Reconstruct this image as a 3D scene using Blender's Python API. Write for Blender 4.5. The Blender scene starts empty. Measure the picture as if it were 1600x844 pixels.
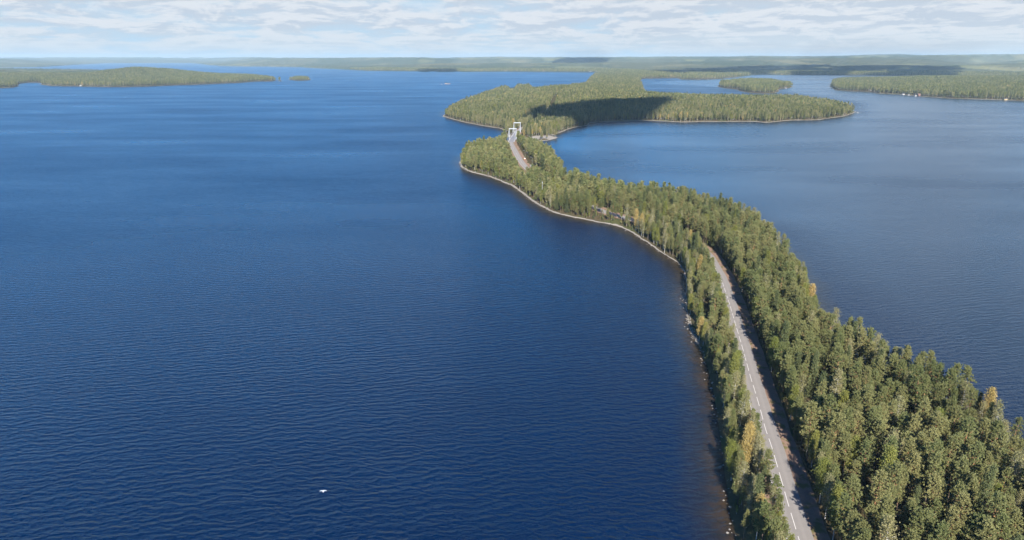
import bpy, math, random
import numpy as np

# ------------------------------------------------------------------ camera, sky, sun, exposure
H = 130.0                       # flying height of the camera over the lake
F = 1081.0                      # focal length in pixels of the 1600 px wide photograph
PITCH = math.atan(332.0 / F)
sc = bpy.context.scene
DENOISE = True
COL = sc.collection

cam_d = bpy.data.cameras.new('camera')
cam = bpy.data.objects.new('camera', cam_d)
COL.objects.link(cam)
cam.location = (0, 0, H)
cam.rotation_euler = (math.pi / 2 - PITCH, 0, 0)
cam_d.sensor_width = 36.0
cam_d.lens = F / 1600.0 * 36.0
cam_d.clip_start = 1.0
cam_d.clip_end = 90000.0
sc.camera = cam

SUN_EL = math.radians(34)
SHADOW_HEAD = math.radians(0)          # heading (from +Y, clockwise) the shadows run to
SUN_DIR = np.array([-math.sin(SHADOW_HEAD) * math.cos(SUN_EL), -math.cos(SHADOW_HEAD) * math.cos(SUN_EL), math.sin(SUN_EL)])
sun_d = bpy.data.lights.new('sun', 'SUN')
sun_d.energy = 5.0
sun_d.angle = math.radians(0.5)
sun_d.color = (1.0, 0.925, 0.83)
sun = bpy.data.objects.new('sun', sun_d)
COL.objects.link(sun)
from mathutils import Vector
sun.rotation_euler = Vector(SUN_DIR).to_track_quat('Z', 'Y').to_euler()
sun.location = (0, -200, 400)

sc.view_settings.view_transform = 'Standard'
sc.view_settings.look = 'None'
sc.view_settings.exposure = 1.2
sc.view_settings.gamma = 1.0
sc.view_settings.use_curve_mapping = False
sc.cycles.max_bounces = 5
sc.cycles.diffuse_bounces = 2
sc.cycles.glossy_bounces = 2
sc.cycles.transmission_bounces = 2
sc.cycles.transparent_max_bounces = 6
sc.cycles.volume_bounces = 0
sc.cycles.use_denoising = DENOISE
sc.cycles.caustics_reflective = False
sc.cycles.caustics_refractive = False


class NT:
    """small node tree writer"""
    def __init__(self, tree):
        self.t = tree
        tree.nodes.clear()

    def n(self, kind, ins=None, **props):
        nd = self.t.nodes.new(kind)
        for k, v in props.items():
            setattr(nd, k, v)
        if ins:
            for k, v in ins.items():
                s = nd.inputs[k]
                if isinstance(v, bpy.types.NodeSocket):
                    self.t.links.new(v, s)
                else:
                    s.default_value = v
        return nd

    def math(self, op, a, b=0.0, c=0.0, clamp=False):
        nd = self.t.nodes.new('ShaderNodeMath')
        nd.operation = op
        nd.use_clamp = clamp
        for i, v in enumerate((a, b, c)):
            if isinstance(v, bpy.types.NodeSocket):
                self.t.links.new(v, nd.inputs[i])
            else:
                nd.inputs[i].default_value = v
        return nd.outputs[0]

    def mix(self, f, a, b):
        nd = self.t.nodes.new('ShaderNodeMix')
        nd.data_type = 'RGBA'
        for i, v in ((0, f), (6, a), (7, b)):
            if isinstance(v, bpy.types.NodeSocket):
                self.t.links.new(v, nd.inputs[i])
            else:
                if i and len(v) == 3:
                    v = tuple(v) + (1.0,)
                nd.inputs[i].default_value = v
        return nd.outputs[2]

    def step(self, v, lo, hi):
        nd = self.t.nodes.new('ShaderNodeMapRange')
        nd.interpolation_type = 'SMOOTHSTEP'
        self.t.links.new(v, nd.inputs[0])
        nd.inputs[1].default_value = lo
        nd.inputs[2].default_value = hi
        return nd.outputs[0]

    def noise(self, vec, scale, detail=2.0, rough=0.5, dist=0.0):
        nd = self.n('ShaderNodeTexNoise', {'Vector': vec, 'Scale': scale, 'Detail': detail, 'Roughness': rough, 'Distortion': dist})
        return nd.outputs[0]

    def mapping(self, vec, rot=0.0, scale=(1, 1, 1), loc=(0, 0, 0)):
        return self.n('ShaderNodeMapping', {'Vector': vec, 'Rotation': (0, 0, rot), 'Scale': scale, 'Location': loc}).outputs[0]


# world: Nishita sky with a broken cloud layer painted on a flat ceiling of directions
world = bpy.data.worlds.new('World')
sc.world = world
world.use_nodes = True
w = NT(world.node_tree)
sky = w.n('ShaderNodeTexSky', sky_type='NISHITA', sun_disc=False, sun_elevation=SUN_EL,
          sun_rotation=math.atan2(SUN_DIR[0], SUN_DIR[1]), altitude=100.0, air_density=1.0, dust_density=0.6, ozone_density=1.6)
tc = w.n('ShaderNodeTexCoord')
sep = w.n('ShaderNodeSeparateXYZ', {0: tc.outputs['Generated']})
zc = w.math('MAXIMUM', sep.outputs[2], 0.0)
den = w.math('ADD', zc, 0.05)
pl = w.n('ShaderNodeCombineXYZ', {0: w.math('DIVIDE', sep.outputs[0], den), 1: w.math('DIVIDE', sep.outputs[1], den), 2: 0.0}).outputs[0]
n1 = w.noise(w.mapping(pl, 0.15, (1.05, 0.62, 1), (3.1, 7.7, 0)), 1.0, 7.0, 0.56, 0.25)
n2 = w.noise(w.mapping(pl, 0.15, (1.05, 0.62, 1), (3.1, 7.50, 0.10)), 1.0, 7.0, 0.56, 0.25)
# fewer clouds high up, more of them to the right, where the lake lies paler
cover = w.math('MULTIPLY', w.step(sep.outputs[2], 0.12, 0.06), 0.20)
right = w.math('MULTIPLY', w.math('MULTIPLY', w.step(sep.outputs[0], 0.05, 0.5), w.step(sep.outputs[2], 0.5, 0.2)), 0.13)
puff = w.noise(w.mapping(tc.outputs['Generated'], 0.0, (13, 13, 46)), 1.0, 7.0, 0.64, 0.5)
puff2 = w.noise(w.mapping(tc.outputs['Generated'], 0.0, (13, 13, 46), (0, 0, 0.35)), 1.0, 7.0, 0.64, 0.5)
n1 = w.math('MULTIPLY_ADD', puff, 0.52, w.math('MULTIPLY', n1, 0.48))
n2 = w.math('MULTIPLY_ADD', puff2, 0.52, w.math('MULTIPLY', n2, 0.48))
cov = w.math('ADD', w.math('ADD', n1, cover), w.math('SUBTRACT', right, 0.07))
mask = w.step(cov, 0.46, 0.66)
lit = w.step(w.math('SUBTRACT', n1, n2), -0.05, 0.045)
cl_col = w.mix(lit, (0.252, 0.284, 0.328), (0.345, 0.358, 0.38))
low = w.step(sep.outputs[2], 0.045, 0.0)
cl_col = w.mix(w.math('MULTIPLY', low, 0.75), cl_col, (0.30, 0.335, 0.362))
skyc = w.n('ShaderNodeVectorMath', {0: sky.outputs[0], 1: (0.0165, 0.058, 0.108)}, operation='MULTIPLY').outputs[0]
blue = w.mix(w.step(sep.outputs[2], 0.12, 0.48), (0.030, 0.43, 1.06), (0.001, 0.045, 0.20))
thin = w.math('MULTIPLY', w.step(sep.outputs[0], 0.02, 0.36), w.step(sep.outputs[2], 0.65, 0.30))
blue = w.mix(w.math('MULTIPLY', thin, 0.72), blue, (0.20, 0.35, 0.50))
skyc = w.mix(0.88, skyc, blue)
veil = w.step(sep.outputs[2], 0.125, 0.08)
skyc = w.mix(w.math('MULTIPLY', veil, 0.95), skyc, (0.232, 0.300, 0.350))
out_c = w.mix(w.math('MULTIPLY', mask, 0.9), skyc, cl_col)
bg = w.n('ShaderNodeBackground', {'Color': out_c, 'Strength': 1.0})
w.t.links.new(bg.outputs[0], w.n('ShaderNodeOutputWorld').inputs[0])

# ------------------------------------------------------------------ helpers
rng = np.random.default_rng(7)
cp, sp = math.cos(PITCH), math.sin(PITCH)


def U(px, py, z=0.0):
    """point of the photograph -> world point at height z"""
    a = (px - 800.0) / F
    b = (422.0 - py) / F
    d = (a, cp + b * sp, -sp + b * cp)
    t = (z - H) / d[2]
    return (a * t, d[1] * t)


def proj(x, y, z):
    dz = z - H
    dep = y * cp - dz * sp
    up = y * sp + dz * cp
    return 800 + F * x / dep, 422 - F * up / dep, dep


def hash2(ix, iy, s):
    n = (ix.astype(np.int64) * 374761393 + iy.astype(np.int64) * 668265263 + s * 1442695041) & 0xffffffff
    n = ((n ^ (n >> 13)) * 1274126177) & 0xffffffff
    return ((n ^ (n >> 16)) & 0xffff) / 65535.0


def vnoise(x, y, scale, octv=3, seed=0):
    """fractal value noise in -1..1"""
    tot = np.zeros_like(x, dtype=float)
    amp, norm = 1.0, 0.0
    for o in range(octv):
        fx, fy = x / scale, y / scale
        ix, iy = np.floor(fx), np.floor(fy)
        tx, ty = fx - ix, fy - iy
        tx, ty = tx * tx * (3 - 2 * tx), ty * ty * (3 - 2 * ty)
        a = hash2(ix, iy, seed + o); b = hash2(ix + 1, iy, seed + o)
        c = hash2(ix, iy + 1, seed + o); d = hash2(ix + 1, iy + 1, seed + o)
        tot += amp * ((a + (b - a) * tx) * (1 - ty) + (c + (d - c) * tx) * ty - 0.5) * 2
        norm += amp
        amp *= 0.5
        scale /= 2.03
    return tot / norm


def sstep(v, lo, hi):
    t = np.clip((v - lo) / (hi - lo), 0, 1)
    return t * t * (3 - 2 * t)


def catmull(pts, n=6, closed=False):
    P = [np.array(p, float) for p in pts]
    m = len(P)
    out = []
    for i in range(m if closed else m - 1):
        if closed:
            a, b, c, d = P[(i - 1) % m], P[i], P[(i + 1) % m], P[(i + 2) % m]
        else:
            a, b, c, d = P[max(i - 1, 0)], P[i], P[i + 1], P[min(i + 2, m - 1)]
        for k in range(n):
            t = k / n
            out.append(0.5 * ((2 * b) + (-a + c) * t + (2 * a - 5 * b + 4 * c - d) * t * t + (-a + 3 * b - 3 * c + d) * t ** 3))
    if not closed:
        out.append(P[-1])
    return np.array(out)


def seg_dist(x, y, A, B):
    """distance to a polyline given as arrays of segment ends"""
    best = np.full(x.shape, 1e18)
    for (ax, ay), (bx, by) in zip(A, B):
        dx, dy = bx - ax, by - ay
        L = dx * dx + dy * dy + 1e-12
        t = np.clip(((x - ax) * dx + (y - ay) * dy) / L, 0, 1)
        best = np.minimum(best, (x - ax - t * dx) ** 2 + (y - ay - t * dy) ** 2)
    return np.sqrt(best)


def poly_sd(x, y, P, margin=400.0):
    """signed distance (positive inside) to polygon P, -margin when far off"""
    out = np.full(x.shape, -margin)
    lo, hi = P.min(0) - margin, P.max(0) + margin
    idx = np.nonzero((x > lo[0]) & (x < hi[0]) & (y > lo[1]) & (y < hi[1]))[0]
    for s in range(0, len(idx), 60000):
        k = idx[s:s + 60000]
        px, py = x[k], y[k]
        B = np.roll(P, -1, 0)
        d = seg_dist(px, py, P, B)
        ins = np.zeros(px.shape, bool)
        for (ax, ay), (bx, by) in zip(P, B):
            if ay == by:
                continue
            c = ((ay > py) != (by > py)) & (px < (bx - ax) * (py - ay) / (by - ay) + ax)
            ins ^= c
        out[k] = np.maximum(np.where(ins, d, -d), -margin)
    return out


def mesh_np(name, verts, faces, mats=(), midx=None, smooth=False, attrs=None):
    """faces: (n,k) int array, or a list of such arrays"""
    me = bpy.data.meshes.new(name)
    verts = np.asarray(verts, np.float32)
    if not isinstance(faces, list):
        faces = [faces]
    faces = [f for f in faces if len(f)]
    loops = np.concatenate([f.ravel() for f in faces]).astype(np.int32)
    sizes = np.concatenate([np.full(len(f), f.shape[1]) for f in faces]).astype(np.int32)
    starts = np.concatenate(([0], np.cumsum(sizes)[:-1])).astype(np.int32)
    me.vertices.add(len(verts)); me.vertices.foreach_set('co', verts.ravel())
    me.loops.add(len(loops)); me.loops.foreach_set('vertex_index', loops)
    me.polygons.add(len(sizes)); me.polygons.foreach_set('loop_start', starts)
    me.polygons.foreach_set('loop_total', sizes)
    if midx is not None:
        me.polygons.foreach_set('material_index', np.asarray(midx, np.int32))
    me.polygons.foreach_set('use_smooth', np.full(len(sizes), smooth))
    for m in mats:
        me.materials.append(m)
    for k, v in (attrs or {}).items():
        a = me.attributes.new(k, 'FLOAT', 'POINT')
        a.data.foreach_set('value', np.asarray(v, np.float32))
    me.update(calc_edges=True)
    return me


def link(name, me, parent=None, kind=None, label=None, cat=None, group=None, loc=None, rz=None):
    o = bpy.data.objects.new(name, me)
    COL.objects.link(o)
    if parent is not None:
        o.parent = parent
    if kind: o['kind'] = kind
    if label: o['label'] = label
    if cat: o['category'] = cat
    if group: o['group'] = group
    if loc is not None: o.location = loc
    if rz is not None: o.rotation_euler = (0, 0, rz)
    return o


class MB:
    """collects boxes, tubes and prisms into one mesh"""
    def __init__(self):
        self.v, self.f = [], []

    def box(self, c, s, rz=0.0, taper=1.0):
        n = len(self.v)
        ca, sa = math.cos(rz), math.sin(rz)
        for dz in (-.5, .5):
            k = taper if dz > 0 else 1.0
            for dx, dy in ((-.5, -.5), (.5, -.5), (.5, .5), (-.5, .5)):
                X, Y = dx * s[0] * k, dy * s[1] * k
                self.v.append((c[0] + X * ca - Y * sa, c[1] + X * sa + Y * ca, c[2] + dz * s[2]))
        for q in ((0, 3, 2, 1), (4, 5, 6, 7), (0, 1, 5, 4), (1, 2, 6, 5), (2, 3, 7, 6), (3, 0, 4, 7)):
            self.f.append(tuple(n + i for i in q))
        return self

    def tube(self, pts, radii, k=6, cap=True):
        pts = [Vector(p) for p in pts]
        n0 = len(self.v)
        for i, p in enumerate(pts):
            d = (pts[min(i + 1, len(pts) - 1)] - pts[max(i - 1, 0)]).normalized()
            ref = Vector((0, 0, 1)) if abs(d.z) < .9 else Vector((1, 0, 0))
            a = d.cross(ref).normalized(); b = d.cross(a)
            r = radii[i] if hasattr(radii, '__len__') else radii
            for j in range(k):
                t = 2 * math.pi * j / k
                self.v.append(tuple(p + a * math.cos(t) * r + b * math.sin(t) * r))
        for i in range(len(pts) - 1):
            for j in range(k):
                a0 = n0 + i * k + j; a1 = n0 + i * k + (j + 1) % k
                self.f.append((a0, a1, a1 + k, a0 + k))
        if cap:
            self.f.append(tuple(n0 + j for j in range(k))[::-1])
            self.f.append(tuple(n0 + (len(pts) - 1) * k + j for j in range(k)))
        return self

    def prism(self, prof, x0, x1, axis='x'):
        """closed profile of (a,z) swept from x0 to x1"""
        n0 = len(self.v); m = len(prof)
        for xx in (x0, x1):
            for a, z in prof:
                self.v.append((xx, a, z) if axis == 'x' else (a, xx, z))
        self.f.append(tuple(range(n0, n0 + m)))
        self.f.append(tuple(range(n0 + m, n0 + 2 * m))[::-1])
        for i in range(m):
            j = (i + 1) % m
            self.f.append((n0 + i, n0 + m + i, n0 + m + j, n0 + j))
        return self

    def build(self, name, mat, parent=None, bevel=0.0, **kw):
        me = bpy.data.meshes.new(name)
        me.from_pydata(self.v, [], self.f)
        me.materials.append(mat)
        me.update()
        o = link(name, me, parent, **kw)
        if bevel:
            m = o.modifiers.new('bevel', 'BEVEL'); m.width = bevel; m.segments = 2; m.limit_method = 'ANGLE'
        return o


def empty(name, loc, rz=0.0, **kw):
    o = link(name, None, **kw)
    o.location = loc
    o.rotation_euler = (0, 0, rz)
    return o


def mat_new(name):
    m = bpy.data.materials.new(name)
    m.use_nodes = True
    return m, NT(m.node_tree)


def mat_simple(name, col, rough=0.6, metal=0.0, var=0.12, scale=1.5, bump=0.0):
    m, t = mat_new(name)
    c = t.n('ShaderNodeTexCoord').outputs['Object']
    nz = t.noise(c, scale, 4.0, 0.6)
    dark = tuple(v * (1 - var * 2) for v in col)
    lightc = tuple(min(1, v * (1 + var)) for v in col)
    cc = t.mix(nz, dark, lightc)
    b = t.n('ShaderNodeBsdfPrincipled', {'Base Color': cc, 'Roughness': rough, 'Metallic': metal})
    if bump:
        bm_ = t.n('ShaderNodeBump', {'Height': t.noise(c, scale * 6, 3), 'Strength': bump, 'Distance': 0.05})
        t.t.links.new(bm_.outputs[0], b.inputs['Normal'])
    t.t.links.new(b.outputs[0], t.n('ShaderNodeOutputMaterial').inputs[0])
    return m


# ------------------------------------------------------------------ outlines of the land
def UP(lst, z):
    return [U(a, b, z) for a, b in lst]


isth = ([(48, 60), (30, -60), (10, -220), (210, -220), (215, -60), (205, 90)][::-1])
isth_left = UP([(1152, 842), (1146, 815), (1141, 790), (1137, 760), (1132, 720), (1129, 677), (1124, 640), (1119, 610), (1110, 584),
                (1104, 566), (1092, 541), (1079, 515), (1075, 495), (1072, 470), (1072, 440), (1066, 419), (1050, 404), (1031, 392),
                (1012, 379), (996, 368), (975, 357), (952, 350), (935, 347), (905, 341), (880, 336), (855, 327), (835, 317), (818, 303),
                (803, 292), (780, 282), (757, 274), (740, 270), (727, 265), (719, 256)], 0)
isth_tip = [(-68.0, 945), (-60, 975), (-44, 1012), (-24, 1042), (-10, 1070), (8, 1078), (22, 1072)]
isth_right = UP([(815, 210), (832, 217), (850, 223), (868, 233), (878, 246), (885, 263), (920, 271), (960, 281), (1000, 287), (1040, 291), (1080, 298),
                 (1120, 309), (1163, 322), (1193, 335), (1207, 350), (1229, 363), (1238, 385), (1258, 399), (1266, 420), (1278, 442),
                 (1285, 464), (1300, 483), (1320, 492), (1345, 501), (1372, 512), (1402, 529), (1440, 544), (1480, 563), (1512, 582),
                 (1547, 602), (1575, 628), (1600, 648), (1680, 730)], 17)
ISTH = np.array(isth_left + isth_tip + isth_right + [(205, 90), (215, -60), (210, -220), (10, -220), (30, -60), (48, 60), (56, 120)])

PEN = np.array(UP([(692, 174), (695, 181), (707, 186), (722, 190), (740, 193.5), (760, 197.5), (779, 200.5)], 0)
               + [(-14, 1300), (-8, 1240), (0, 1196), (14, 1180), (26, 1184)]
               + UP([(834, 217), (849, 220), (866, 217), (871, 214.5), (862, 212.5), (868, 209), (880, 205), (892, 200.5), (903, 198),
                     (918, 196), (921, 191.5), (960, 190), (1000, 188.5), (1040, 189.5), (1066, 191), (1100, 190), (1150, 190), (1180, 190),
                     (1195, 191.5), (1212, 190.5), (1240, 188), (1262, 188), (1282, 187), (1300, 184), (1315, 182), (1330, 178), (1336, 174)], 0)
               + UP([(1333, 171)], 6) + UP([(1322, 165)], 12) + UP([(1305, 157)], 18) + UP([(1282, 150.5), (1250, 146), (1200, 146), (1160, 147), (1120, 146), (1060, 144), (1012, 140)], 24)
               + UP([(1003, 134), (1000, 129), (1002, 123), (1010, 118), (935, 113), (929, 117.5)], 0)
               + UP([(915, 124), (905, 128), (880, 130.5), (850, 132.5), (836, 135)], 24)
               + UP([(829, 138), (817, 139), (806, 138.5)], 0)
               + UP([(801, 136), (794, 131.5), (776, 133.5), (760, 139.5), (735, 147), (712, 154), (700, 159), (693, 166)], 24))

FARL = np.array(UP([(-900, 104.5), (-100, 105), (0, 105.5), (60, 105), (92, 103), (130, 100.5), (165, 98.8), (240, 98.5), (300, 98.6), (330, 101.8), (345, 103.2),
                    (380, 103.9), (423, 104.2), (470, 105), (485, 106.3), (522, 107.8), (545, 109), (575, 110.8), (640, 111.5), (700, 112), (740, 112.3),
                    (800, 112.2), (850, 112.6), (900, 113), (930, 113.2), (965, 119), (1002, 123), (1030, 122.5), (1060, 122), (1064, 124.2), (1090, 124.4),
                    (1120, 123.6), (1150, 121), (1175, 117.4), (1192, 116.6), (1230, 117.2), (1300, 117.6), (1360, 118), (1408, 118.6), (1450, 120.5),
                    (1700, 121), (2300, 121), (3800, 122)], 0)
                + [(34000, 2000), (34000, 34000), (-34000, 34000), (-34000, 9000)])
RIGHTL = np.array(UP([(1296, 133), (1299, 137), (1306, 140.5), (1330, 142.5), (1352, 143.2), (1366, 144.4), (1372, 146), (1404, 147.5), (1428, 149.5), (1446, 151),
                      (1488, 154), (1520, 155), (1560, 156), (1600, 157.5), (1750, 160), (2200, 168)], 0)
                  + UP([(2300, 120), (1600, 119), (1430, 119.5), (1400, 121), (1340, 121.5), (1310, 122.5), (1299, 125)], 18))
LEFTL = np.array(UP([(-500, 141), (-100, 139), (0, 137.6), (15, 137), (27, 136), (28.5, 131), (45, 129), (62, 129), (66, 132.5), (80, 134.3), (91, 134.6), (120, 135),
                     (162, 135.8), (195, 135.8), (225, 135), (260, 133.6), (310, 132), (354, 130.2), (376, 129.2), (400, 127.4), (428, 126.8), (441, 124.8)], 0)
                 + UP([(439, 123), (425, 119.8), (405, 117.5), (388, 116), (360, 116)], 17) + UP([(300, 112), (200, 112), (80, 111), (-500, 112)], 0))
ISLE = np.array(UP([(1120, 134.5), (1127, 137), (1140, 138.5), (1152, 140), (1158, 142.5), (1166, 144.4), (1190, 146), (1212, 145.6), (1216, 141), (1217, 138.6), (1230, 137.6),
                    (1242, 134.5)], 0) + UP([(1239, 129), (1220, 126.5), (1200, 124.5), (1160, 124), (1126, 126.5)], 17))
ISLET = np.array(UP([(451, 125), (462, 126), (476, 126), (486, 125.2), (484, 123), (470, 122), (456, 123)], 0))


def islet(x0, x1, y, depth):
    a, b = U(x0, y), U(x1, y)
    cx, cy = (a[0] + b[0]) / 2, (a[1] + b[1]) / 2 + depth / 2
    rx = (b[0] - a[0]) / 2
    return np.array([(cx + rx * math.cos(t), cy + depth / 2 * math.sin(t)) for t in np.linspace(0, 2 * math.pi, 14, endpoint=False)])


ISLETS = [islet(653, 671, 112.6, 160), islet(680, 709, 112.8, 200), islet(718, 736, 112.6, 160), islet(-30, 6, 109, 300)]
LANDS = [ISTH, PEN, FARL, RIGHTL, LEFTL, ISLE, ISLET] + ISLETS
# smooth the traced outlines of the nearer lands
LANDS[0] = catmull(ISTH, 3, True)
LANDS[1] = catmull(PEN, 2, True)

SKYX = np.array([-600, 0, 80, 150, 250, 350, 390, 440, 500, 560, 640, 700, 780, 850, 900, 950, 1050, 1140, 1190, 1240, 1300, 1350, 1400, 1440, 1500, 1600, 2200], float)
SKYY = np.array([95, 95, 94.3, 94, 94, 94.5, 93, 94.5, 95, 94.2, 92.6, 94.2, 92, 93, 92.6, 92.5, 91.5, 91, 89.2, 90.8, 90.0, 88.2, 87.4, 88.2, 87.3, 86.3, 86], float)
RIDGE = 21500.0

# road centre line -----------------------------------------------------------
rp = [(40, -60, 3), (50, 60, 3)] if False else []
road_px = [(1242, 822, 3), (1231, 786, 3), (1222, 754, 3), (1213, 723, 3), (1205, 696, 3), (1196, 670, 3), (1188, 640, 3), (1178.5, 607.6, 3), (1172.6, 589, 3),
           (1161, 546.5, 3), (1150, 509.5, 3), (1140, 475.6, 3), (1132.5, 452.5, 3), (1127, 437.7, 3), (1116, 416, 3), (1104, 397, 3), (1086, 384, 3),
           (1050, 364, 3), (1012, 350, 3), (976, 340, 3), (941, 329.5, 3), (905, 312, 3), (870, 295, 3), (847, 280, 3), (830, 269, 3), (821, 261, 3),
           (812, 251, 3), (805.5, 240, 4.2), (800, 229, 6.6)]
BR0 = np.array([-1.5, 1050.0]); BR1 = np.array([11.0, 1216.0])
rpts = [U(a, b, z) for a, b, z in road_px]
p0, p1 = np.array(rpts[0]), np.array(rpts[1])
dd = (p0 - p1) / np.linalg.norm(p0 - p1)
rpts = [tuple(p0 + dd * 330), tuple(p0 + dd * 180), tuple(p0 + dd * 60)] + rpts
bd = (BR1 - BR0) / np.linalg.norm(BR1 - BR0)
rpts += [tuple(BR0), tuple(BR0 + (BR1 - BR0) * .5), tuple(BR1), tuple(BR1 + bd * 60 + np.array([6, 0])), U(838, 190, 10), U(862, 170, 12), U(866, 158, 14), U(874, 148, 16), U(884, 141, 18)]
RC = catmull(rpts, 10)
# resample every 3 m
seg = np.linalg.norm(np.diff(RC, axis=0), axis=1)
cum = np.concatenate(([0], np.cumsum(seg)))
SS = np.arange(0, cum[-1], 3.0)
RC = np.stack([np.interp(SS, cum, RC[:, 0]), np.interp(SS, cum, RC[:, 1])], 1)


def road_z(y):
    return np.interp(y, [-500, 850, 1040, 1225, 1340, 1600, 2200], [3.0, 3.0, 9.0, 9.0, 9.0, 13.0, 19.0])


tang = np.gradient(RC, axis=0)
tang /= np.linalg.norm(tang, axis=1)[:, None]
NRM = np.stack([tang[:, 1], -tang[:, 0]], 1)      # to the right of travel


def road_dist(x, y):
    """distance to the road's centre line, side (+ right), road height there"""
    d = np.full(x.shape, 999.0); side = np.ones(x.shape); zz = np.full(x.shape, 3.0)
    lo, hi = RC.min(0) - 60, RC.max(0) + 60
    idx = np.nonzero((x > lo[0]) & (x < hi[0]) & (y > lo[1]) & (y < hi[1]))[0]
    P = RC[::2]; N = NRM[::2]
    for s in range(0, len(idx), 4000):
        k = idx[s:s + 4000]
        dx = x[k][:, None] - P[None, :, 0]; dy = y[k][:, None] - P[None, :, 1]
        D = dx * dx + dy * dy
        j = D.argmin(1)
        r = np.arange(len(k))
        lat = dx[r, j] * N[j, 0] + dy[r, j] * N[j, 1]
        dd_ = np.sqrt(D[r, j])
        d[k] = np.where(dd_ < 6.0, np.abs(lat), np.maximum(np.abs(lat), dd_ - 0.6))
        side[k] = np.sign(lat)
        zz[k] = road_z(P[j, 1])
    return d, side, zz


def ground(x, y, detail=True):
    """signed shore distance, height, canopy flag, road distance, side"""
    r = np.hypot(x, y)
    wob = vnoise(x, y, 11.0, 3, 5) * np.clip(r / 300, 0.6, 2.0) * 0.9 + vnoise(x, y, 90.0, 3, 9) * np.clip((r - 600) / 300, 0, 14)
    sds = [poly_sd(x, y, P, 1500.0 if i in (2, 3, 4) else 400.0) for i, P in enumerate(LANDS)]
    sd = np.max(sds, 0)
    near = sd > -1500
    sd = np.where(sd > -60 - 0 * r, sd + wob, sd)
    rd, side, rz = road_dist(x, y)
    # base
    land = np.clip(sd * 0.30, 0, 1.2) + 1.9 * sstep(sd, 3, 14)
    pen_w = sds[1]
    land = land + 9.0 * sstep(pen_w, 30, 260) + 3.0 * vnoise(x, y, 160, 3, 21) * sstep(pen_w, 40, 200)
    pxc = 800 + F * x / np.maximum(y * cp + H * sp, 1.0)
    far = np.maximum.reduce([sds[2], sds[3], sds[4], sds[5]])
    land = land + (10 + 9 * vnoise(x, y, 420, 3, 31)) * sstep(far, 40, 450)
    # the wooded hill on the left land
    hx, hy = U(300, 104, 62)
    hill = 46 * np.exp(-((x - U(302, 108, 50)[0]) / 210) ** 2 - ((y - 4550) / 420) ** 2)
    hill = hill * (1 + .25 * vnoise(x, y, 300, 3, 15))
    hill = np.maximum(hill, 24 * np.exp(-((x - U(190, 108, 30)[0]) / 720) ** 2 - ((y - 4700) / 500) ** 2))
    land = land + hill * sstep(sds[4], 0, 260)
    # far hills under the traced skyline
    target = H - (np.interp(pxc, SKYX, SKYY) - 90.0) * RIDGE / 1183.0
    t = np.clip(r / RIDGE, 0, 1)
    ridg = 1 - np.abs(vnoise(x * .55, y, 1900, 4, 41))
    body = target * (0.60 * t ** 1.1) + 260 * (ridg - 0.70) * sstep(r, 6000, 13000)
    body = np.maximum(body, 0)
    crest = np.exp(-((r - RIDGE) / 1900) ** 2)
    body = body * (1 - crest) + crest * (target + 48 * vnoise(x, y * .6, 1700, 3, 43) - 13)
    land = land + body * sstep(sds[2], 100, 1500) * sstep(r, 5600, 8500)
    z = np.where(sd > 0, land, np.maximum(sd * 0.18, -4.0))
    # road bed
    k = 1 - sstep(rd, 9.0, 17.0)
    onbr = (y > 1056) & (y < 1204) & (np.abs(x) < 60)
    k = np.where(onbr | (rd > 500), 0, k)
    z = z * (1 - k) + (rz - 0.18) * k
    canopy = sstep(r, 5300, 5600) * np.where(r < 8300, sstep(sd, 300, 345), sstep(sd, -6, 6))
    return sd, z, canopy, rd, side, sds


# ------------------------------------------------------------------ ground and lake sheets (one polar lattice)
az_f = np.radians(np.arange(-50, 50.01, 0.17))
az_b = np.radians(np.arange(54, 306, 5.0))
az = np.concatenate([az_f, az_b])
rr = [40.0]
while rr[-1] < 29500:
    r_ = rr[-1]
    rr.append(r_ * (1.0085 if r_ < 3200 else 1.011))
rr = np.array(rr)
A, R = np.meshgrid(az, rr)
GX, GY = (R * np.sin(A)).ravel(), (R * np.cos(A)).ravel()
na, nr = len(az), len(rr)
ii, jj = np.meshgrid(np.arange(nr - 1), np.arange(na), indexing='ij')
j2 = (jj + 1) % na
Q = np.stack([ii * na + jj, ii * na + j2, (ii + 1) * na + j2, (ii + 1) * na + jj], -1).reshape(-1, 4)

Q = np.ascontiguousarray(Q)
sd, gz, canopy, rd, side, sds = ground(GX, GY)
jit = rng.random(len(GX))
gz2 = gz + canopy * (11.0 + 7.0 * jit + 3 * vnoise(GX, GY, 60, 2, 77))
centre = np.array([[0.0, 0.0, -4.0]])

# materials -----------------------------------------------------------------
m_ground, t = mat_new('forest_floor')
c = t.n('ShaderNodeTexCoord').outputs['Object']
a_sd = t.n('ShaderNodeAttribute', attribute_name='shore').outputs['Fac']
a_cn = t.n('ShaderNodeAttribute', attribute_name='canopy').outputs['Fac']
a_fd = t.n('ShaderNodeAttribute', attribute_name='field').outputs['Fac']
floor = t.mix(t.noise(c, 0.25, 5, 0.65), (0.028, 0.030, 0.014), (0.115, 0.085, 0.050))
floor = t.mix(t.math('MULTIPLY', t.step(t.noise(c, 0.05, 3), 0.5, 0.62), 0.6), floor, (0.06, 0.075, 0.025))
stone = t.mix(t.noise(c, 1.3, 4, 0.7), (0.15, 0.135, 0.11), (0.34, 0.315, 0.28))
dst = t.n('ShaderNodeSeparateXYZ', {0: c}).outputs[1]
bw = t.math('MULTIPLY_ADD', t.step(dst, 330, 700), 0.52, 0.08)
bw = t.math('MULTIPLY', bw, t.math('MULTIPLY_ADD', t.step(dst, 2200, 3200), -0.95, 1.0))
bn = t.math('MULTIPLY', t.math('SUBTRACT', t.noise(c, 0.06, 5, 0.7), 0.5), 8.0)
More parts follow.
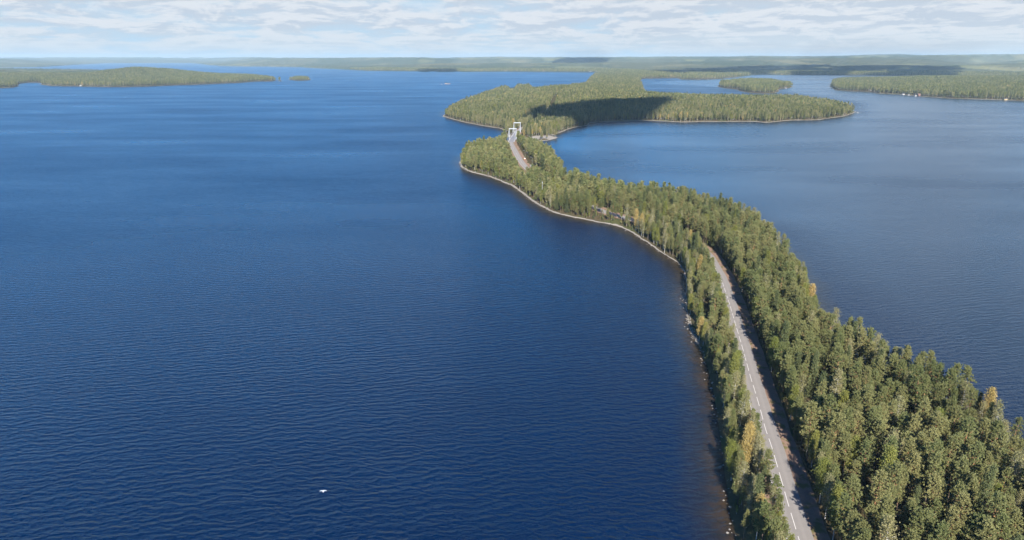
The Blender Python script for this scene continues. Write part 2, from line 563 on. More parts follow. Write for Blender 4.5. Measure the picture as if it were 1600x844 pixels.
beach = t.math('SUBTRACT', 1.0, t.step(t.math('ADD', t.math('DIVIDE', a_sd, bw), bn), 1.8, 3.4))
beach = t.math('MULTIPLY', beach, t.step(dst, 285, 325))
spx, spy = U(853, 216.5)
sv = t.n('ShaderNodeVectorMath', {0: c, 1: (spx, spy, 0)}, operation='SUBTRACT').outputs[0]
sv = t.n('ShaderNodeVectorMath', {0: sv, 1: (0.6, 1, 0)}, operation='MULTIPLY').outputs[0]
spit = t.step(t.n('ShaderNodeVectorMath', {0: sv}, operation='LENGTH').outputs['Value'], 20.0, 15.0)
beach = t.math('MAXIMUM', beach, spit)
cc = t.mix(beach, floor, stone)
fw = t.mix(t.noise(c, 0.011, 6, 0.7), (0.034, 0.050, 0.034), (0.120, 0.125, 0.070))
fw = t.mix(t.math('MULTIPLY', t.step(t.noise(c, 0.0016, 4), 0.54, 0.62), 0.7), fw, (0.16, 0.15, 0.08))
fw = t.mix(t.math('MULTIPLY', t.step(t.noise(t.mapping(c, 0, (0.0009, 0.0005, 0.001), (5, 2, 0)), 1.0, 5, 0.6), 0.47, 0.56), 0.75), fw, (0.040, 0.060, 0.034))  # broad dark patches: darker woods, with cloud shadows put into the colour
fw = t.mix(a_fd, fw, (0.22, 0.22, 0.10))
cc = t.mix(a_cn, cc, fw)
bmp = t.n('ShaderNodeBump', {'Height': t.noise(c, 1.2, 4), 'Strength': 0.6, 'Distance': 0.3})
b = t.n('ShaderNodeBsdfDiffuse', {'Color': cc, 'Normal': bmp.outputs[0]})
t.t.links.new(b.outputs[0], t.n('ShaderNodeOutputMaterial').inputs[0])

field = 0.45 * sstep(vnoise(GX * 0.6, GY * 0.30, 380, 3, 88), 0.40, 0.48) * canopy * (np.hypot(GX, GY) < 16000)
gz2 -= field * 11
gme = mesh_np('ground', np.stack([GX, GY, gz2], 1), Q, [m_ground], smooth=False, attrs={'shore': sd, 'canopy': sstep(np.hypot(GX, GY), 5200, 5500), 'field': field})
link('ground', gme, kind='structure', label='wooded shores and low hills around the lake')

# calm water on the lee side (right of the isthmus)
LEE = np.array([(150, 60)] + UP([(1500, 600), (1380, 535), (1260, 430), (1200, 360), (1080, 312), (900, 278), (850, 235), (835, 215), (900, 194), (1060, 188), (1330, 180),
                                 (1340, 160), (1200, 140), (1000, 130), (1190, 116), (1700, 118)], 0) + [(9000, 5000), (9000, 60)])
lee = sstep(poly_sd(GX, GY, LEE, 400.0), -30, 60)
farr = sstep(np.hypot(GX, GY), 500, 2500)

m_water, t = mat_new('lake_water')
c = t.n('ShaderNodeTexCoord').outputs['Object']
a_sd = t.n('ShaderNodeAttribute', attribute_name='shore').outputs['Fac']
a_lee = t.n('ShaderNodeAttribute', attribute_name='lee').outputs['Fac']
v1 = t.mapping(c, math.radians(-13))
v2 = t.mapping(c, math.radians(7))
w1 = t.n('ShaderNodeTexWave', {'Vector': v1, 'Scale': 0.080, 'Distortion': 8.0, 'Detail': 3.0, 'Detail Scale': 1.0, 'Detail Roughness': 0.6},
         wave_type='BANDS', bands_direction='Y', wave_profile='SIN').outputs['Fac']
w2 = t.n('ShaderNodeTexWave', {'Vector': v2, 'Scale': 0.135, 'Distortion': 11.0, 'Detail': 2.0, 'Detail Scale': 0.9, 'Detail Roughness': 0.6},
         wave_type='BANDS', bands_direction='Y', wave_profile='SIN').outputs['Fac']
w1 = t.math('POWER', w1, 1.8)
patch = t.noise(t.mapping(c, 0, (0.02, 0.035, 1)), 1.0, 3, 0.6)
n_a = t.noise(t.mapping(c, math.radians(-10), (0.30, 0.85, 1)), 1.0, 3, 0.6)
n_b = t.noise(t.mapping(c, math.radians(4), (1.1, 2.4, 1)), 1.0, 2, 0.6)
h = t.math('MULTIPLY', w1, t.math('MULTIPLY_ADD', patch, 0.20, 0.01))
h = t.math('ADD', h, t.math('MULTIPLY', w2, 0.075))
h = t.math('ADD', h, t.math('MULTIPLY', n_a, 0.30))
n_c = t.noise(t.mapping(c, math.radians(50), (0.55, 0.45, 1)), 1.0, 3, 0.65)
h = t.math('ADD', h, t.math('MULTIPLY', n_b, 0.10))
h = t.math('ADD', h, t.math('MULTIPLY', n_c, 0.20))
amp = t.math('MULTIPLY_ADD', a_lee, -0.62, 1.0)
gust = t.noise(t.mapping(c, 0.1, (0.0028, 0.0075, 1)), 1.0, 4, 0.55)
amp = t.math('MULTIPLY', amp, t.math('MULTIPLY_ADD', gust, 0.9, 0.55))
calm_edge = t.math('MULTIPLY_ADD', t.step(a_sd, -28.0, -2.0), -0.45, 1.0)
amp = t.math('MULTIPLY', amp, calm_edge)
h = t.math('MULTIPLY', t.math('MULTIPLY', h, t.math('MULTIPLY_ADD', t.n('ShaderNodeAttribute', attribute_name='open').outputs['Fac'], -0.55, 1.38)), amp)
bmp = t.n('ShaderNodeBump', {'Height': h, 'Strength': 1.0, 'Distance': 1.0})
deep = t.mix(patch, (0.0001, 0.0055, 0.026), (0.0002, 0.0105, 0.040))
deep = t.mix(t.math('MULTIPLY', a_lee, 0.6), deep, (0.010, 0.030, 0.060))  # lee water tinted paler, standing in for the low sky it reflects
sh_n = t.math('ADD', a_sd, t.math('MULTIPLY', t.math('SUBTRACT', t.noise(c, 0.07, 3), 0.5), 9.0))
shal = t.mix(t.step(sh_n, -9.0, 0.0), (0.016, 0.015, 0.017), (0.042, 0.028, 0.015))
spot = t.step(t.noise(c, 0.22, 5, 0.7), 0.42, 0.62)
shal = t.mix(t.math('MULTIPLY', spot, 0.65), shal, (0.010, 0.012, 0.014))
col = t.mix(t.step(sh_n, -19.0, -4.0), deep, shal)
# small ripples that the pixel footprint would average away far off
a_far = t.n('ShaderNodeAttribute', attribute_name='open').outputs['Fac']
rip = t.n('ShaderNodeTexNoise', {'Vector': t.mapping(c, math.radians(-8), (0.35, 0.75, 1)), 'Scale': 1.0, 'Detail': 3.0, 'Roughness': 0.7}).outputs['Color']
rip = t.n('ShaderNodeVectorMath', {0: rip, 1: (0.5, 0.5, 0.5)}, operation='SUBTRACT').outputs[0]
kk = t.math('MULTIPLY', t.math('MULTIPLY_ADD', a_far, 0.18, 0.06), amp)
rip2 = t.n('ShaderNodeTexNoise', {'Vector': t.mapping(c, math.radians(-6), (0.035, 0.12, 1)), 'Scale': 1.0, 'Detail': 4.0, 'Roughness': 0.65}).outputs['Color']
rip2 = t.n('ShaderNodeVectorMath', {0: rip2, 1: (0.5, 0.5, 0.5)}, operation='SUBTRACT').outputs[0]
rip = t.n('ShaderNodeVectorMath', {0: rip2, 1: (0.12, 0.20, 0.0), 2: rip}, operation='MULTIPLY_ADD').outputs[0]
rip3 = t.n('ShaderNodeTexNoise', {'Vector': t.mapping(c, math.radians(-9), (0.09, 0.40, 1)), 'Scale': 1.0, 'Detail': 4.0, 'Roughness': 0.7}).outputs['Color']
rip3 = t.n('ShaderNodeVectorMath', {0: rip3, 1: (0.5, 0.5, 0.5)}, operation='SUBTRACT').outputs[0]
k3 = t.math('MULTIPLY', t.math('MULTIPLY_ADD', a_far, 0.95, 0.12), amp)
rip3 = t.n('ShaderNodeVectorMath', {0: rip3, 1: t.n('ShaderNodeCombineXYZ', {0: t.math('MULTIPLY', k3, 0.5), 1: k3, 2: 0.0}).outputs[0]}, operation='MULTIPLY').outputs[0]
rip = t.n('ShaderNodeVectorMath', {0: rip3, 1: rip}, operation='ADD').outputs[0]
kv = t.n('ShaderNodeCombineXYZ', {0: kk, 1: kk, 2: 0.0}).outputs[0]
rip = t.n('ShaderNodeVectorMath', {0: rip, 1: kv}, operation='MULTIPLY').outputs[0]
nn = t.n('ShaderNodeVectorMath', {0: t.n('ShaderNodeVectorMath', {0: bmp.outputs[0], 1: rip}, operation='ADD').outputs[0]}, operation='NORMALIZE').outputs[0]
pb = t.n('ShaderNodeBsdfPrincipled', {'Base Color': col, 'Roughness': t.math('MULTIPLY', t.math('MULTIPLY_ADD', a_far, 0.23, 0.09), t.math('MULTIPLY_ADD', t.math('SUBTRACT', gust, 0.5), 0.9, t.math('MULTIPLY_ADD', a_lee, -0.22, 1.0))), 'IOR': 1.333, 'Normal': nn})
t.t.links.new(pb.outputs[0], t.n('ShaderNodeOutputMaterial').inputs[0])
keep = (sd.reshape(nr, na)[:-1, :] < 45).ravel()
# the sheet covers the near disc too (centre fan)
wv = np.stack([GX, GY, np.zeros_like(GX)], 1)
wme = mesh_np('water', wv, Q, [m_water], smooth=True, attrs={'shore': sd, 'lee': lee, 'open': sstep(np.hypot(GX, GY), 100, 800)})
link('water', wme, kind='structure', label='deep blue lake with small wind waves')

# ------------------------------------------------------------------ road
m_road, t = mat_new('asphalt')
c = t.n('ShaderNodeTexCoord').outputs['Object']
uvn = t.n('ShaderNodeAttribute', attribute_name='across').outputs['Fac']
cc = t.mix(t.noise(c, 0.35, 6, 0.7), (0.182, 0.168, 0.154), (0.246, 0.228, 0.210))
cc = t.mix(t.math('MULTIPLY', t.step(t.math('ABSOLUTE', t.math('SUBTRACT', t.math('ABSOLUTE', uvn), 1.75)), 0.75, 0.2), 0.28), cc, (0.27, 0.25, 0.23))
cc = t.mix(t.math('MULTIPLY', t.step(t.noise(c, 0.9, 5, 0.75, 1.5), 0.60, 0.70), 0.35), cc, (0.10, 0.093, 0.088))
b = t.n('ShaderNodeBsdfPrincipled', {'Base Color': cc, 'Roughness': 0.9})
t.t.links.new(b.outputs[0], t.n('ShaderNodeOutputMaterial').inputs[0])

m_verge, t = mat_new('verge_gravel')
c = t.n('ShaderNodeTexCoord').outputs['Object']
cc = t.mix(t.noise(c, 0.6, 6, 0.7), (0.16, 0.10, 0.07), (0.30, 0.21, 0.155))
cc = t.mix(t.step(t.noise(c, 0.22, 4, 0.6), 0.52, 0.66), cc, (0.13, 0.12, 0.05))
b = t.n('ShaderNodeBsdfDiffuse', {'Color': cc})
t.t.links.new(b.outputs[0], t.n('ShaderNodeOutputMaterial').inputs[0])
m_paint = mat_simple('road_paint', (0.66, 0.64, 0.60), 0.7, var=0.12, scale=2.0)
m_edge = mat_simple('worn_road_paint', (0.55, 0.54, 0.51), 0.7, var=0.2, scale=1.2)


def strip(name, offs, mat, zoff, s0=0.0, s1=1e9, zs=None, label=None):
    k = np.nonzero((SS >= s0) & (SS <= s1))[0]
    P, N = RC[k], NRM[k]
    z = road_z(P[:, 1])
    m = len(offs)
    V, at = [], []
    for q, o in enumerate(offs):
        oo = o + (0.35 * vnoise(P[:, 0] + q * 37, P[:, 1], 7, 2, 3) if (zs and q in (0, m - 1)) else 0)
        dz = zs[q] if zs else 0.0
        V.append(np.stack([P[:, 0] + N[:, 0] * oo, P[:, 1] + N[:, 1] * oo, z + zoff + dz + 0 * oo], 1))
        at.append(np.full(len(k), o))
    V = np.stack(V, 1).reshape(-1, 3); at = np.stack(at, 1).ravel()
    i, j = np.meshgrid(np.arange(len(k) - 1), np.arange(m - 1), indexing='ij')
    Fq = np.stack([i * m + j, i * m + j + 1, (i + 1) * m + j + 1, (i + 1) * m + j], -1).reshape(-1, 4)
    me = mesh_np(name, V, Fq, [mat], attrs={'across': at})
    return link(name, me, kind='structure', label=label)


ROAD_END = float(SS[np.nonzero(RC[:, 1] > 1400)[0][0]])
strip('road_verge', [-6.4, -4.6, 0, 5.2, 8.6], m_verge, 0.0, zs=[-0.16, -0.06, -0.05, -0.06, -0.16], label='reddish brown gravel verge beside the road', s1=ROAD_END)
strip('road', [-3.7, -3.55, -1.75, 0, 1.75, 3.8, 3.95], m_road, 0.004, zs=[-0.05, 0, 0.02, 0.035, 0.02, 0, -0.05], label='two lane asphalt road along the isthmus', s1=ROAD_END)


def crown_z(o):
    return 0.039 - 0.0085 * abs(o)


# markings: dashes of 9 m with 3 m gaps, in one painted layer
vv, ff = [], []
fine = np.arange(0, cum[-1], 1.5)
RF = np.stack([np.interp(fine, SS, RC[:, 0]), np.interp(fine, SS, RC[:, 1])], 1)
NF = np.stack([np.interp(fine, SS, NRM[:, 0]), np.interp(fine, SS, NRM[:, 1])], 1)
ZF = road_z(RF[:, 1])


def paint(a, b, o, wd, V, Fc):
    k = [i for i in range(len(fine)) if a - 1e-6 <= fine[i] <= b + 1e-6]
    n0 = len(V)
    for i in k:
        for e in (-wd / 2, wd / 2):
            V.append((RF[i, 0] + NF[i, 0] * (o + e), RF[i, 1] + NF[i, 1] * (o + e), ZF[i] + 0.008 + crown_z(o)))
    for q in range(len(k) - 1):
        Fc.append((n0 + 2 * q, n0 + 2 * q + 1, n0 + 2 * q + 3, n0 + 2 * q + 2))


s = 3.0
while s < ROAD_END - 12:
    if 420 < s:
        pass
    L = 7.5
    paint(s, s + L, 0.0, 0.17, vv, ff)
    s += 10.5
me = mesh_np('centre_line', vv, np.array(ff), [m_paint])
link('centre_line', me, kind='structure', label='white dashed centre line of the road')
vv, ff = [], []
paint(0, ROAD_END, -3.25, 0.13, vv, ff)
me = mesh_np('edge_line', vv, np.array(ff), [m_edge])
link('edge_line', me, kind='structure', label='worn white edge line along the left side of the road')

# ------------------------------------------------------------------ tree forms
def foliage_mat(name, ca, cb, cg=None, transl=0.25):
    m, t = mat_new(name)
    oi = t.n('ShaderNodeObjectInfo')
    geo = t.n('ShaderNodeNewGeometry')
    c = t.n('ShaderNodeTexCoord').outputs['Object']
    cc = t.mix(oi.outputs['Random'], ca, cb)
    cc = t.mix(t.math('MULTIPLY', geo.outputs['Random Per Island'], 0.55), cc, cg or tuple(v * 1.5 for v in cb))
    pt = t.step(t.noise(t.mapping(oi.outputs['Location'], 0, (0.02, 0.02, 0.02)), 1.0, 2), 0.38, 0.62)
    cc = t.mix(t.math('MULTIPLY', pt, 0.35), cc, tuple(v * 0.72 for v in ca))
    d = t.n('ShaderNodeBsdfDiffuse', {'Color': cc})
    tr = t.n('ShaderNodeBsdfTranslucent', {'Color': cc})
    mx = t.n('ShaderNodeMixShader', {0: transl, 1: d.outputs[0], 2: tr.outputs[0]})
    t.t.links.new(mx.outputs[0], t.n('ShaderNodeOutputMaterial').inputs[0])
    return m


M_PINE = foliage_mat('pine_needles', (0.116, 0.156, 0.054), (0.236, 0.230, 0.092), (0.30, 0.28, 0.14), 0.25)
M_SPR = foliage_mat('spruce_needles', (0.070, 0.092, 0.042), (0.120, 0.138, 0.062), (0.16, 0.175, 0.08), 0.15)
M_BIR = foliage_mat('birch_leaves', (0.135, 0.175, 0.036), (0.24, 0.235, 0.06), (0.32, 0.31, 0.11), 0.3)
M_GOLD = foliage_mat('golden_birch_leaves', (0.38, 0.30, 0.10), (0.48, 0.34, 0.13), (0.54, 0.43, 0.20), 0.3)
M_PALE = foliage_mat('thin_birch_leaves', (0.21, 0.215, 0.095), (0.30, 0.27, 0.125), (0.38, 0.35, 0.20), 0.3)


def bark_mat(name, lo, hi, z0, z1, spots=False):
    m, t = mat_new(name)
    c = t.n('ShaderNodeTexCoord').outputs['Object']
    z = t.n('ShaderNodeSeparateXYZ', {0: c}).outputs[2]
    cc = t.mix(t.step(z, z0, z1), lo, hi)
    cc = t.mix(t.math('MULTIPLY', t.step(t.noise(t.mapping(c, 0, (3, 3, 5 if spots else 1.2)), 1.0, 4), 0.5, 0.6), 0.55), cc, tuple(v * .3 for v in lo))
    b = t.n('ShaderNodeBsdfPrincipled', {'Base Color': cc, 'Roughness': 0.85})
    t.t.links.new(b.outputs[0], t.n('ShaderNodeOutputMaterial').inputs[0])
    return m


M_PBARK = bark_mat('pine_bark', (0.13, 0.095, 0.07), (0.36, 0.19, 0.095), 4, 9)
M_BBARK = bark_mat('birch_bark', (0.60, 0.58, 0.54), (0.62, 0.60, 0.55), 1, 3, True)
M_SBARK = bark_mat('spruce_bark', (0.12, 0.10, 0.085), (0.15, 0.12, 0.09), 4, 9)


def leaves(g, C, S, flat=0.5, up=0.35, D=None):
    """diamond faces centred on C with half-size S; D turns them into blades pointing that way"""
    n = len(C)
    if D is not None:
        a = D + g.normal(size=(n, 3)) * .45
        a /= np.linalg.norm(a, axis=1)[:, None]
        q = g.normal(size=(n, 3)); b = np.cross(a, q); b /= np.linalg.norm(b, axis=1)[:, None]
        S = S[:, None]
        V = np.stack([C - a * S, C - b * S * flat + a * S * .2, C + a * S, C + b * S * flat + a * S * .2], 1).reshape(-1, 3)
        return V, np.arange(4 * n).reshape(-1, 4)
    nrm = g.normal(size=(n, 3)); nrm[:, 2] = np.abs(nrm[:, 2]) + up
    nrm /= np.linalg.norm(nrm, axis=1)[:, None]
    a = g.normal(size=(n, 3)); a -= (a * nrm).sum(1)[:, None] * nrm
    a /= np.linalg.norm(a, axis=1)[:, None]
    b = np.cross(nrm, a)
    S = S[:, None]
    V = np.stack([C - a * S, C - b * S * flat + a * S * .1, C + a * S, C + b * S * flat], 1).reshape(-1, 3)
    Fq = np.arange(4 * n).reshape(-1, 4)
    return V, Fq


def tree_form(kind, seed, clumps, per, leaf, limbs=True):
    """returns crown (V,F) and trunk MB of a tree; real size in metres"""
    g = np.random.default_rng(seed)
    rnd = random.Random(seed)
    lean = (rnd.uniform(-.5, .5), rnd.uniform(-.5, .5))
    if kind == 'pine':
        Ht = rnd.uniform(15.0, 18.0); Rm = rnd.uniform(2.1, 2.9); c0 = rnd.uniform(.30, .45); pw = rnd.uniform(0.95, 2.3)
        prof = lambda q: Rm * (1 - q ** pw) ** .72 * (.40 + .60 * min(1, q * 3.2))
    elif kind == 'spruce':
        Ht = rnd.uniform(15, 19); Rm = rnd.uniform(2.0, 2.5); c0 = .12
        prof = lambda q: Rm * (1 - q) ** .85 + .15
    else:
        Ht = rnd.uniform(14, 17); Rm = rnd.uniform(1.9, 2.5); c0 = .26
        prof = lambda q: Rm * (1 - q ** 2.0) ** .7 * (.35 + .65 * min(1, q * 2.6))
    T = MB()
    tr = 0.15 if kind == 'pine' else .12
    bend = lambda z: (lean[0] * (z / Ht) ** 2, lean[1] * (z / Ht) ** 2)
    zs_ = [-.6, 0.8, Ht * .3, Ht * .6, Ht * .85, Ht * .97]
    rs_ = [tr * 1.5, tr * 1.1, tr * .9, tr * .62, tr * .3, .03]
    T.tube([(bend(z)[0], bend(z)[1], z) for z in zs_], rs_, 6)
    Cs, Ss, Ds = [], [], []
    for k in range(clumps):
        q = (k + rnd.random()) / clumps
        if kind == 'spruce':
            q = q ** 1.35
        az_ = k * 2.399 + rnd.uniform(-.6, .6)
        z = Ht * (c0 + (1 - c0) * q)
        L = prof(q) * (rnd.uniform(.35, 1.15) if kind != 'spruce' else rnd.uniform(.6, 1.0))
        if kind == 'pine' and rnd.random() < .16:
            L *= 1.25
        rise = {'pine': .25, 'spruce': -.28, 'birch': .15}[kind] * L
        bx, by = bend(z)
        zb = z - (.35 * L if kind != 'spruce' else 0)
        tip = np.array([bx + L * math.cos(az_), by + L * math.sin(az_), min(z + rise, Ht + .1)])
        if limbs and L > .9:
            T.tube([(bx, by, zb), (bx + .55 * L * math.cos(az_), by + .55 * L * math.sin(az_), zb + (tip[2] - zb) * .45), tuple(tip)], [.055, .04, .015], 3, False)
        npad = per
        if kind == 'pine':
            nt_ = 9                                        # tufts along the branch, blades radiating from each
            to = g.normal(size=(nt_, 3)) * np.array([.50, .50, .22]) * (.75 + .35 * rnd.random())
            ta = g.random(nt_) ** .6
            wh = g.integers(0, nt_, npad)
            rad_ = g.normal(size=(npad, 3)) * .5 + np.array([.55 * math.cos(az_), .55 * math.sin(az_), .75])
            rad_ /= np.linalg.norm(rad_, axis=1)[:, None]
            off = to[wh] + rad_ * g.uniform(.05, .30, npad)[:, None]
            al = ta[wh]
        elif kind == 'spruce':
            off = g.normal(size=(npad, 3)) * np.array([.34, .34, .16])
            al = g.random(npad) ** .55
            rad_ = np.tile(np.array([math.cos(az_), math.sin(az_), -.15]), (npad, 1))
        else:
            off = g.normal(size=(npad, 3)) * np.array([.50, .50, .55])
            al = g.random(npad) ** .5
            rad_ = np.zeros((npad, 3))
        base = np.array([bx, by, zb])
        frac = .45 + .55 * al if kind != 'spruce' else .15 + .85 * al
        C = base + (tip - base) * frac[:, None] + off
        C[:, 2] = np.minimum(C[:, 2], Ht + .5)
        Cs.append(C); Ss.append(leaf * g.uniform(.65, 1.3, npad)); Ds.append(rad_)
    # leader tuft
    n = per * 2
    C = g.normal(size=(n, 3)) * np.array([.34, .34, .62]) + np.array([*bend(Ht), Ht - .7])
    Cs.append(C); Ss.append(leaf * g.uniform(.6, 1.1, n)); Ds.append(np.tile(np.array([0, 0, 1.0]), (n, 1)))
    C = np.concatenate(Cs); S = np.concatenate(Ss)
    if kind == 'birch':
        V, Fq = leaves(g, C, S, .62)
    else:
        V, Fq = leaves(g, C, S * 1.35, .36 if leaf < .3 else .5, D=np.concatenate(Ds))
    return V, Fq, T, Ht


def tree_meshes(kind, seed, clumps, per, leaf, fmat, bmat, name):
    V, Fq, T, Ht = tree_form(kind, seed, clumps, per, leaf)
    crown = mesh_np(name + '_crown', V, Fq, [fmat])
    tm = bpy.data.meshes.new(name + '_trunk'); tm.from_pydata(T.v, [], T.f); tm.materials.append(bmat)
    tm.polygons.foreach_set('use_smooth', [True] * len(tm.polygons)); tm.update()
    return crown, tm, (V, Fq, T)


def merged(name, data, fmat, bmat):
    V, Fq, T = data
    q4 = np.array([f for f in T.f if len(f) == 4]) + len(V)
    VV = np.concatenate([V, np.array(T.v)])
    return mesh_np(name, VV, [Fq, q4], [fmat, bmat], midx=[0] * len(Fq) + [1] * len(q4))


protos = bpy.data.collections.new('tree_forms')      # not linked: only source shapes for the woodland
NEAR = {}                                            # kind -> list of (crown mesh, trunk mesh, index in collection)
pi = 0


def add_proto(me):
    global pi
    o = bpy.data.objects.new('form_%03d' % pi, me)
    protos.objects.link(o)
    pi += 1
    return pi - 1


KIND_MATS = {'pine': ('pine', M_PINE, M_PBARK), 'spruce': ('spruce', M_SPR, M_SBARK), 'birch': ('birch', M_BIR, M_BBARK),
             'gold': ('birch', M_GOLD, M_BBARK), 'pale': ('birch', M_PALE, M_BBARK)}
CNT = {'pine': 10, 'spruce': 3, 'birch': 4, 'gold': 2, 'pale': 3}
LODS = {}
for kd, (form, fm, bm_) in KIND_MATS.items():
    NEAR[kd] = []
    LODS[kd] = {0: [], 1: [], 2: []}
    for v in range(CNT[kd]):
        clumps, per = {'pine': (48, 120), 'spruce': (95, 42), 'birch': (64, 78)}[form]
        if kd == 'pale':
            per = 34
        cr, tk, data = tree_meshes(form, 100 + 17 * v + len(kd) * 5, clumps, per, {'pine': .175, 'spruce': .21, 'birch': .18}[form], fm, bm_, kd)
        i0 = add_proto(merged(kd + '_form', data, fm, bm_))
        NEAR[kd].append((cr, tk))
        LODS[kd][0].append(i0)
    for v in range(3):
        cl, per = {'pine': (34, 16), 'spruce': (42, 12), 'birch': (34, 16)}[form]
        _, _, data = tree_meshes(form, 500 + 13 * v, cl, per, .48, fm, bm_, kd)
        LODS[kd][1].append(add_proto(merged(kd + '_form', data, fm, bm_)))
    for v in range(2):
        cl, per = {'pine': (16, 5), 'spruce': (20, 4), 'birch': (16, 5)}[form]
        V, Fq, T, Ht = tree_form(form, 900 + 11 * v, cl, per, 1.05, limbs=False)
        LODS[kd][2].append(add_proto(merged(kd + '_form', (V, Fq, T), fm, bm_)))

# ------------------------------------------------------------------ where the trees stand
def scatter(x0, x1, y0, y1, step):
    xs = np.arange(x0, x1, step); ys = np.arange(y0, y1, step)
    X, Y = np.meshgrid(xs, ys)
    X = X + (rng.random(X.shape) - .5) * step * .95 + (np.arange(len(ys))[:, None] % 2) * step * .5
    Y = Y + (rng.random(Y.shape) - .5) * step * .95
    return X.ravel(), Y.ravel()


sets = []
# (trees singled out in the photograph: crown px, kind, size)
SPECIAL = [
    (1168, 694, 13, 'gold', 1.08, 'golden yellow birch between the dark pines left of the road'),
    (1186, 806, 12, 'gold', 0.85, 'small golden birch by the left road edge near the bottom of the photo'),
    (1149, 600, 13, 'pale', 0.95, 'pale yellow green birch on the left shore strip beside the straight road'),
    (1158, 628, 13, 'birch', 0.90, 'bright green birch left of the road just below the pale yellow one'),
    (1552, 622, 16, 'gold', 1.1, 'orange yellow birch on the right shore above the dense stand'),
    (1538, 640, 15, 'pale', 0.9, 'pale thin birch leaning beside the orange one on the right shore'),
    (1279, 456, 16, 'gold', 1.05, 'golden birch at the bulge of the right shore'),
    (1262, 392, 16, 'pale', 0.9, 'pale birch on the right shore where the isthmus widens'),
    (1266, 668, 13, 'birch', 1.0, 'tall light green birch at the right road edge above the darker gap'),
    (1272, 700, 12, 'birch', 0.85, 'leafy green birch tucked under the tall birch at the right road edge'),
    (1281, 742, 13, 'birch', 1.0, 'bright green birch in the middle of the right roadside row'),
    (1293, 768, 13, 'pale', 0.95, 'yellowing birch in the right roadside row near the bottom'),
    (1300, 800, 12, 'birch', 1.0, 'broad light green birch at the bottom of the right roadside row'),
    (1197, 545, 14, 'birch', 1.0, 'pale green birch at the right road edge beside the straight stretch'),
    (1178, 478, 14, 'birch', 0.9, 'bright green slim birch at the right road edge near the bend'),
    (1161, 430, 14, 'birch', 0.95, 'light green birch at the right road edge where the road comes out of the wood'),
    (1318, 486, 18, 'pale', 1.1, 'pale birch rising above the right treeline'),
    (1404, 520, 18, 'pale', 1.0, 'pale birch rising above the right treeline beyond the dense stand'),
    (1480, 560, 17, 'pale', 1.0, 'thin pale birch with white limbs on the right treeline'),
    (1507, 620, 15, 'pale', 1.0, 'bare looking pale birch left of the orange birch'),
    (1205, 440, 16, 'pale', 0.9, 'thin pale birch inside the stand right of the road bend'),
    (1585, 740, 14, 'pale', 1.0, 'pale thin birch at the right border of the photo'),
    (986, 342, 11, 'gold', 1.0, 'orange golden birch by the grey clearing on the left shore'),
    (1003, 346, 12, 'gold', 0.95, 'yellow birch right of the orange one by the grey clearing'),
    (961, 333, 13, 'pale', 1.05, 'pale yellow birch left of the grey clearing on the shore'),
    (1020, 342, 13, 'pale', 0.85, 'pale yellow birch behind the yellow birches of the clearing'),
    (892, 304, 13, 'pale', 1.15, 'broad pale green birch on the left shore halfway to the bridge'),
    (868, 300, 13, 'pale', 1.0, 'pale birch left of the broad one on the shore halfway to the bridge'),
    (873, 240, 14, 'pale', 1.0, 'yellow green birch at the right tip of the island before the bridge'),
    (729, 236, 12, 'gold', .8, 'yellowing birch at the left tip of the island before the bridge'),
]
spec_xy = []
for (px, py, zc_, kd, scl, lab) in SPECIAL:
    x, y = U(px, py, zc_ * scl * .8 + 2)
    spec_xy.append((x, y))
spec_xy = np.array(spec_xy)
for _ in range(60):                                   # pull the ones that fell on the water or the road back into the wood
    s0_ = ground(spec_xy[:, 0], spec_xy[:, 1])[0]
    e_ = .6
    sx_ = ground(spec_xy[:, 0] + e_, spec_xy[:, 1])[0] - s0_; sy_ = ground(spec_xy[:, 0], spec_xy[:, 1] + e_)[0] - s0_
    n_ = np.hypot(sx_, sy_) + 1e-6
    mv = (s0_ < 3.0)
    spec_xy[mv, 0] += (sx_ / n_)[mv] * .8; spec_xy[mv, 1] += (sy_ / n_)[mv] * .8
rd0, sd0, _z = road_dist(spec_xy[:, 0], spec_xy[:, 1])
j_ = np.array([np.hypot(RC[:, 0] - a, RC[:, 1] - b).argmin() for a, b in spec_xy])
need = np.where(sd0 > 0, 9.2, 6.2)
push_ = np.maximum(0, need - rd0) * sd0
spec_xy += NRM[j_] * push_[:, None]

# dense scatter on the isthmus
X, Y = scatter(-130, 320, 30, 1110, 4.9)
Xe = []
for o_, lo_ in ((9.3, 1), (-6.0, -1)):          # close rows along both road edges
    for s_ in np.arange(120, 900, 3.6):
        i_ = min(int(s_ / 3), len(RC) - 1)
        oo = o_ + lo_ * rng.uniform(0, 1.6)
        Xe.append((RC[i_, 0] + NRM[i_, 0] * oo, RC[i_, 1] + NRM[i_, 1] * oo))
nleft_ = len(isth_left) * 3
for (ax_, ay_), (bx_, by_) in zip(LANDS[0][:nleft_], LANDS[0][1:nleft_ + 1]):     # alders and birches leaning over the left waterline
    L_ = math.hypot(bx_ - ax_, by_ - ay_)
    if ay_ > 60 and ay_ < 520 and L_ < 80:
        for q_ in range(int(L_ / 3.0 + rng.random())):
            f_ = rng.random(); o_ = rng.uniform(1.2, 3.2)
            if math.hypot(ax_ - U(1084, 515)[0], ay_ - U(1084, 515)[1]) < 15:
                continue
            Xe.append((ax_ + (bx_ - ax_) * f_ + o_ * abs(by_ - ay_) / L_, ay_ + (by_ - ay_) * f_ + o_ * .3))
Xe = np.array(Xe)
keep_ = np.array([np.hypot(Xe[:, 0] - a, Xe[:, 1] - b).min() > 2.3 for a, b in zip(X, Y)])
X, Y = np.concatenate([X[keep_], Xe[:, 0]]), np.concatenate([Y[keep_], Xe[:, 1]])
_sd = poly_sd(X, Y, LANDS[0], 400)
k = _sd > -1.0
X, Y = X[k], Y[k]
S_, Z_, _, RD, SD_, SDS = ground(X, Y)
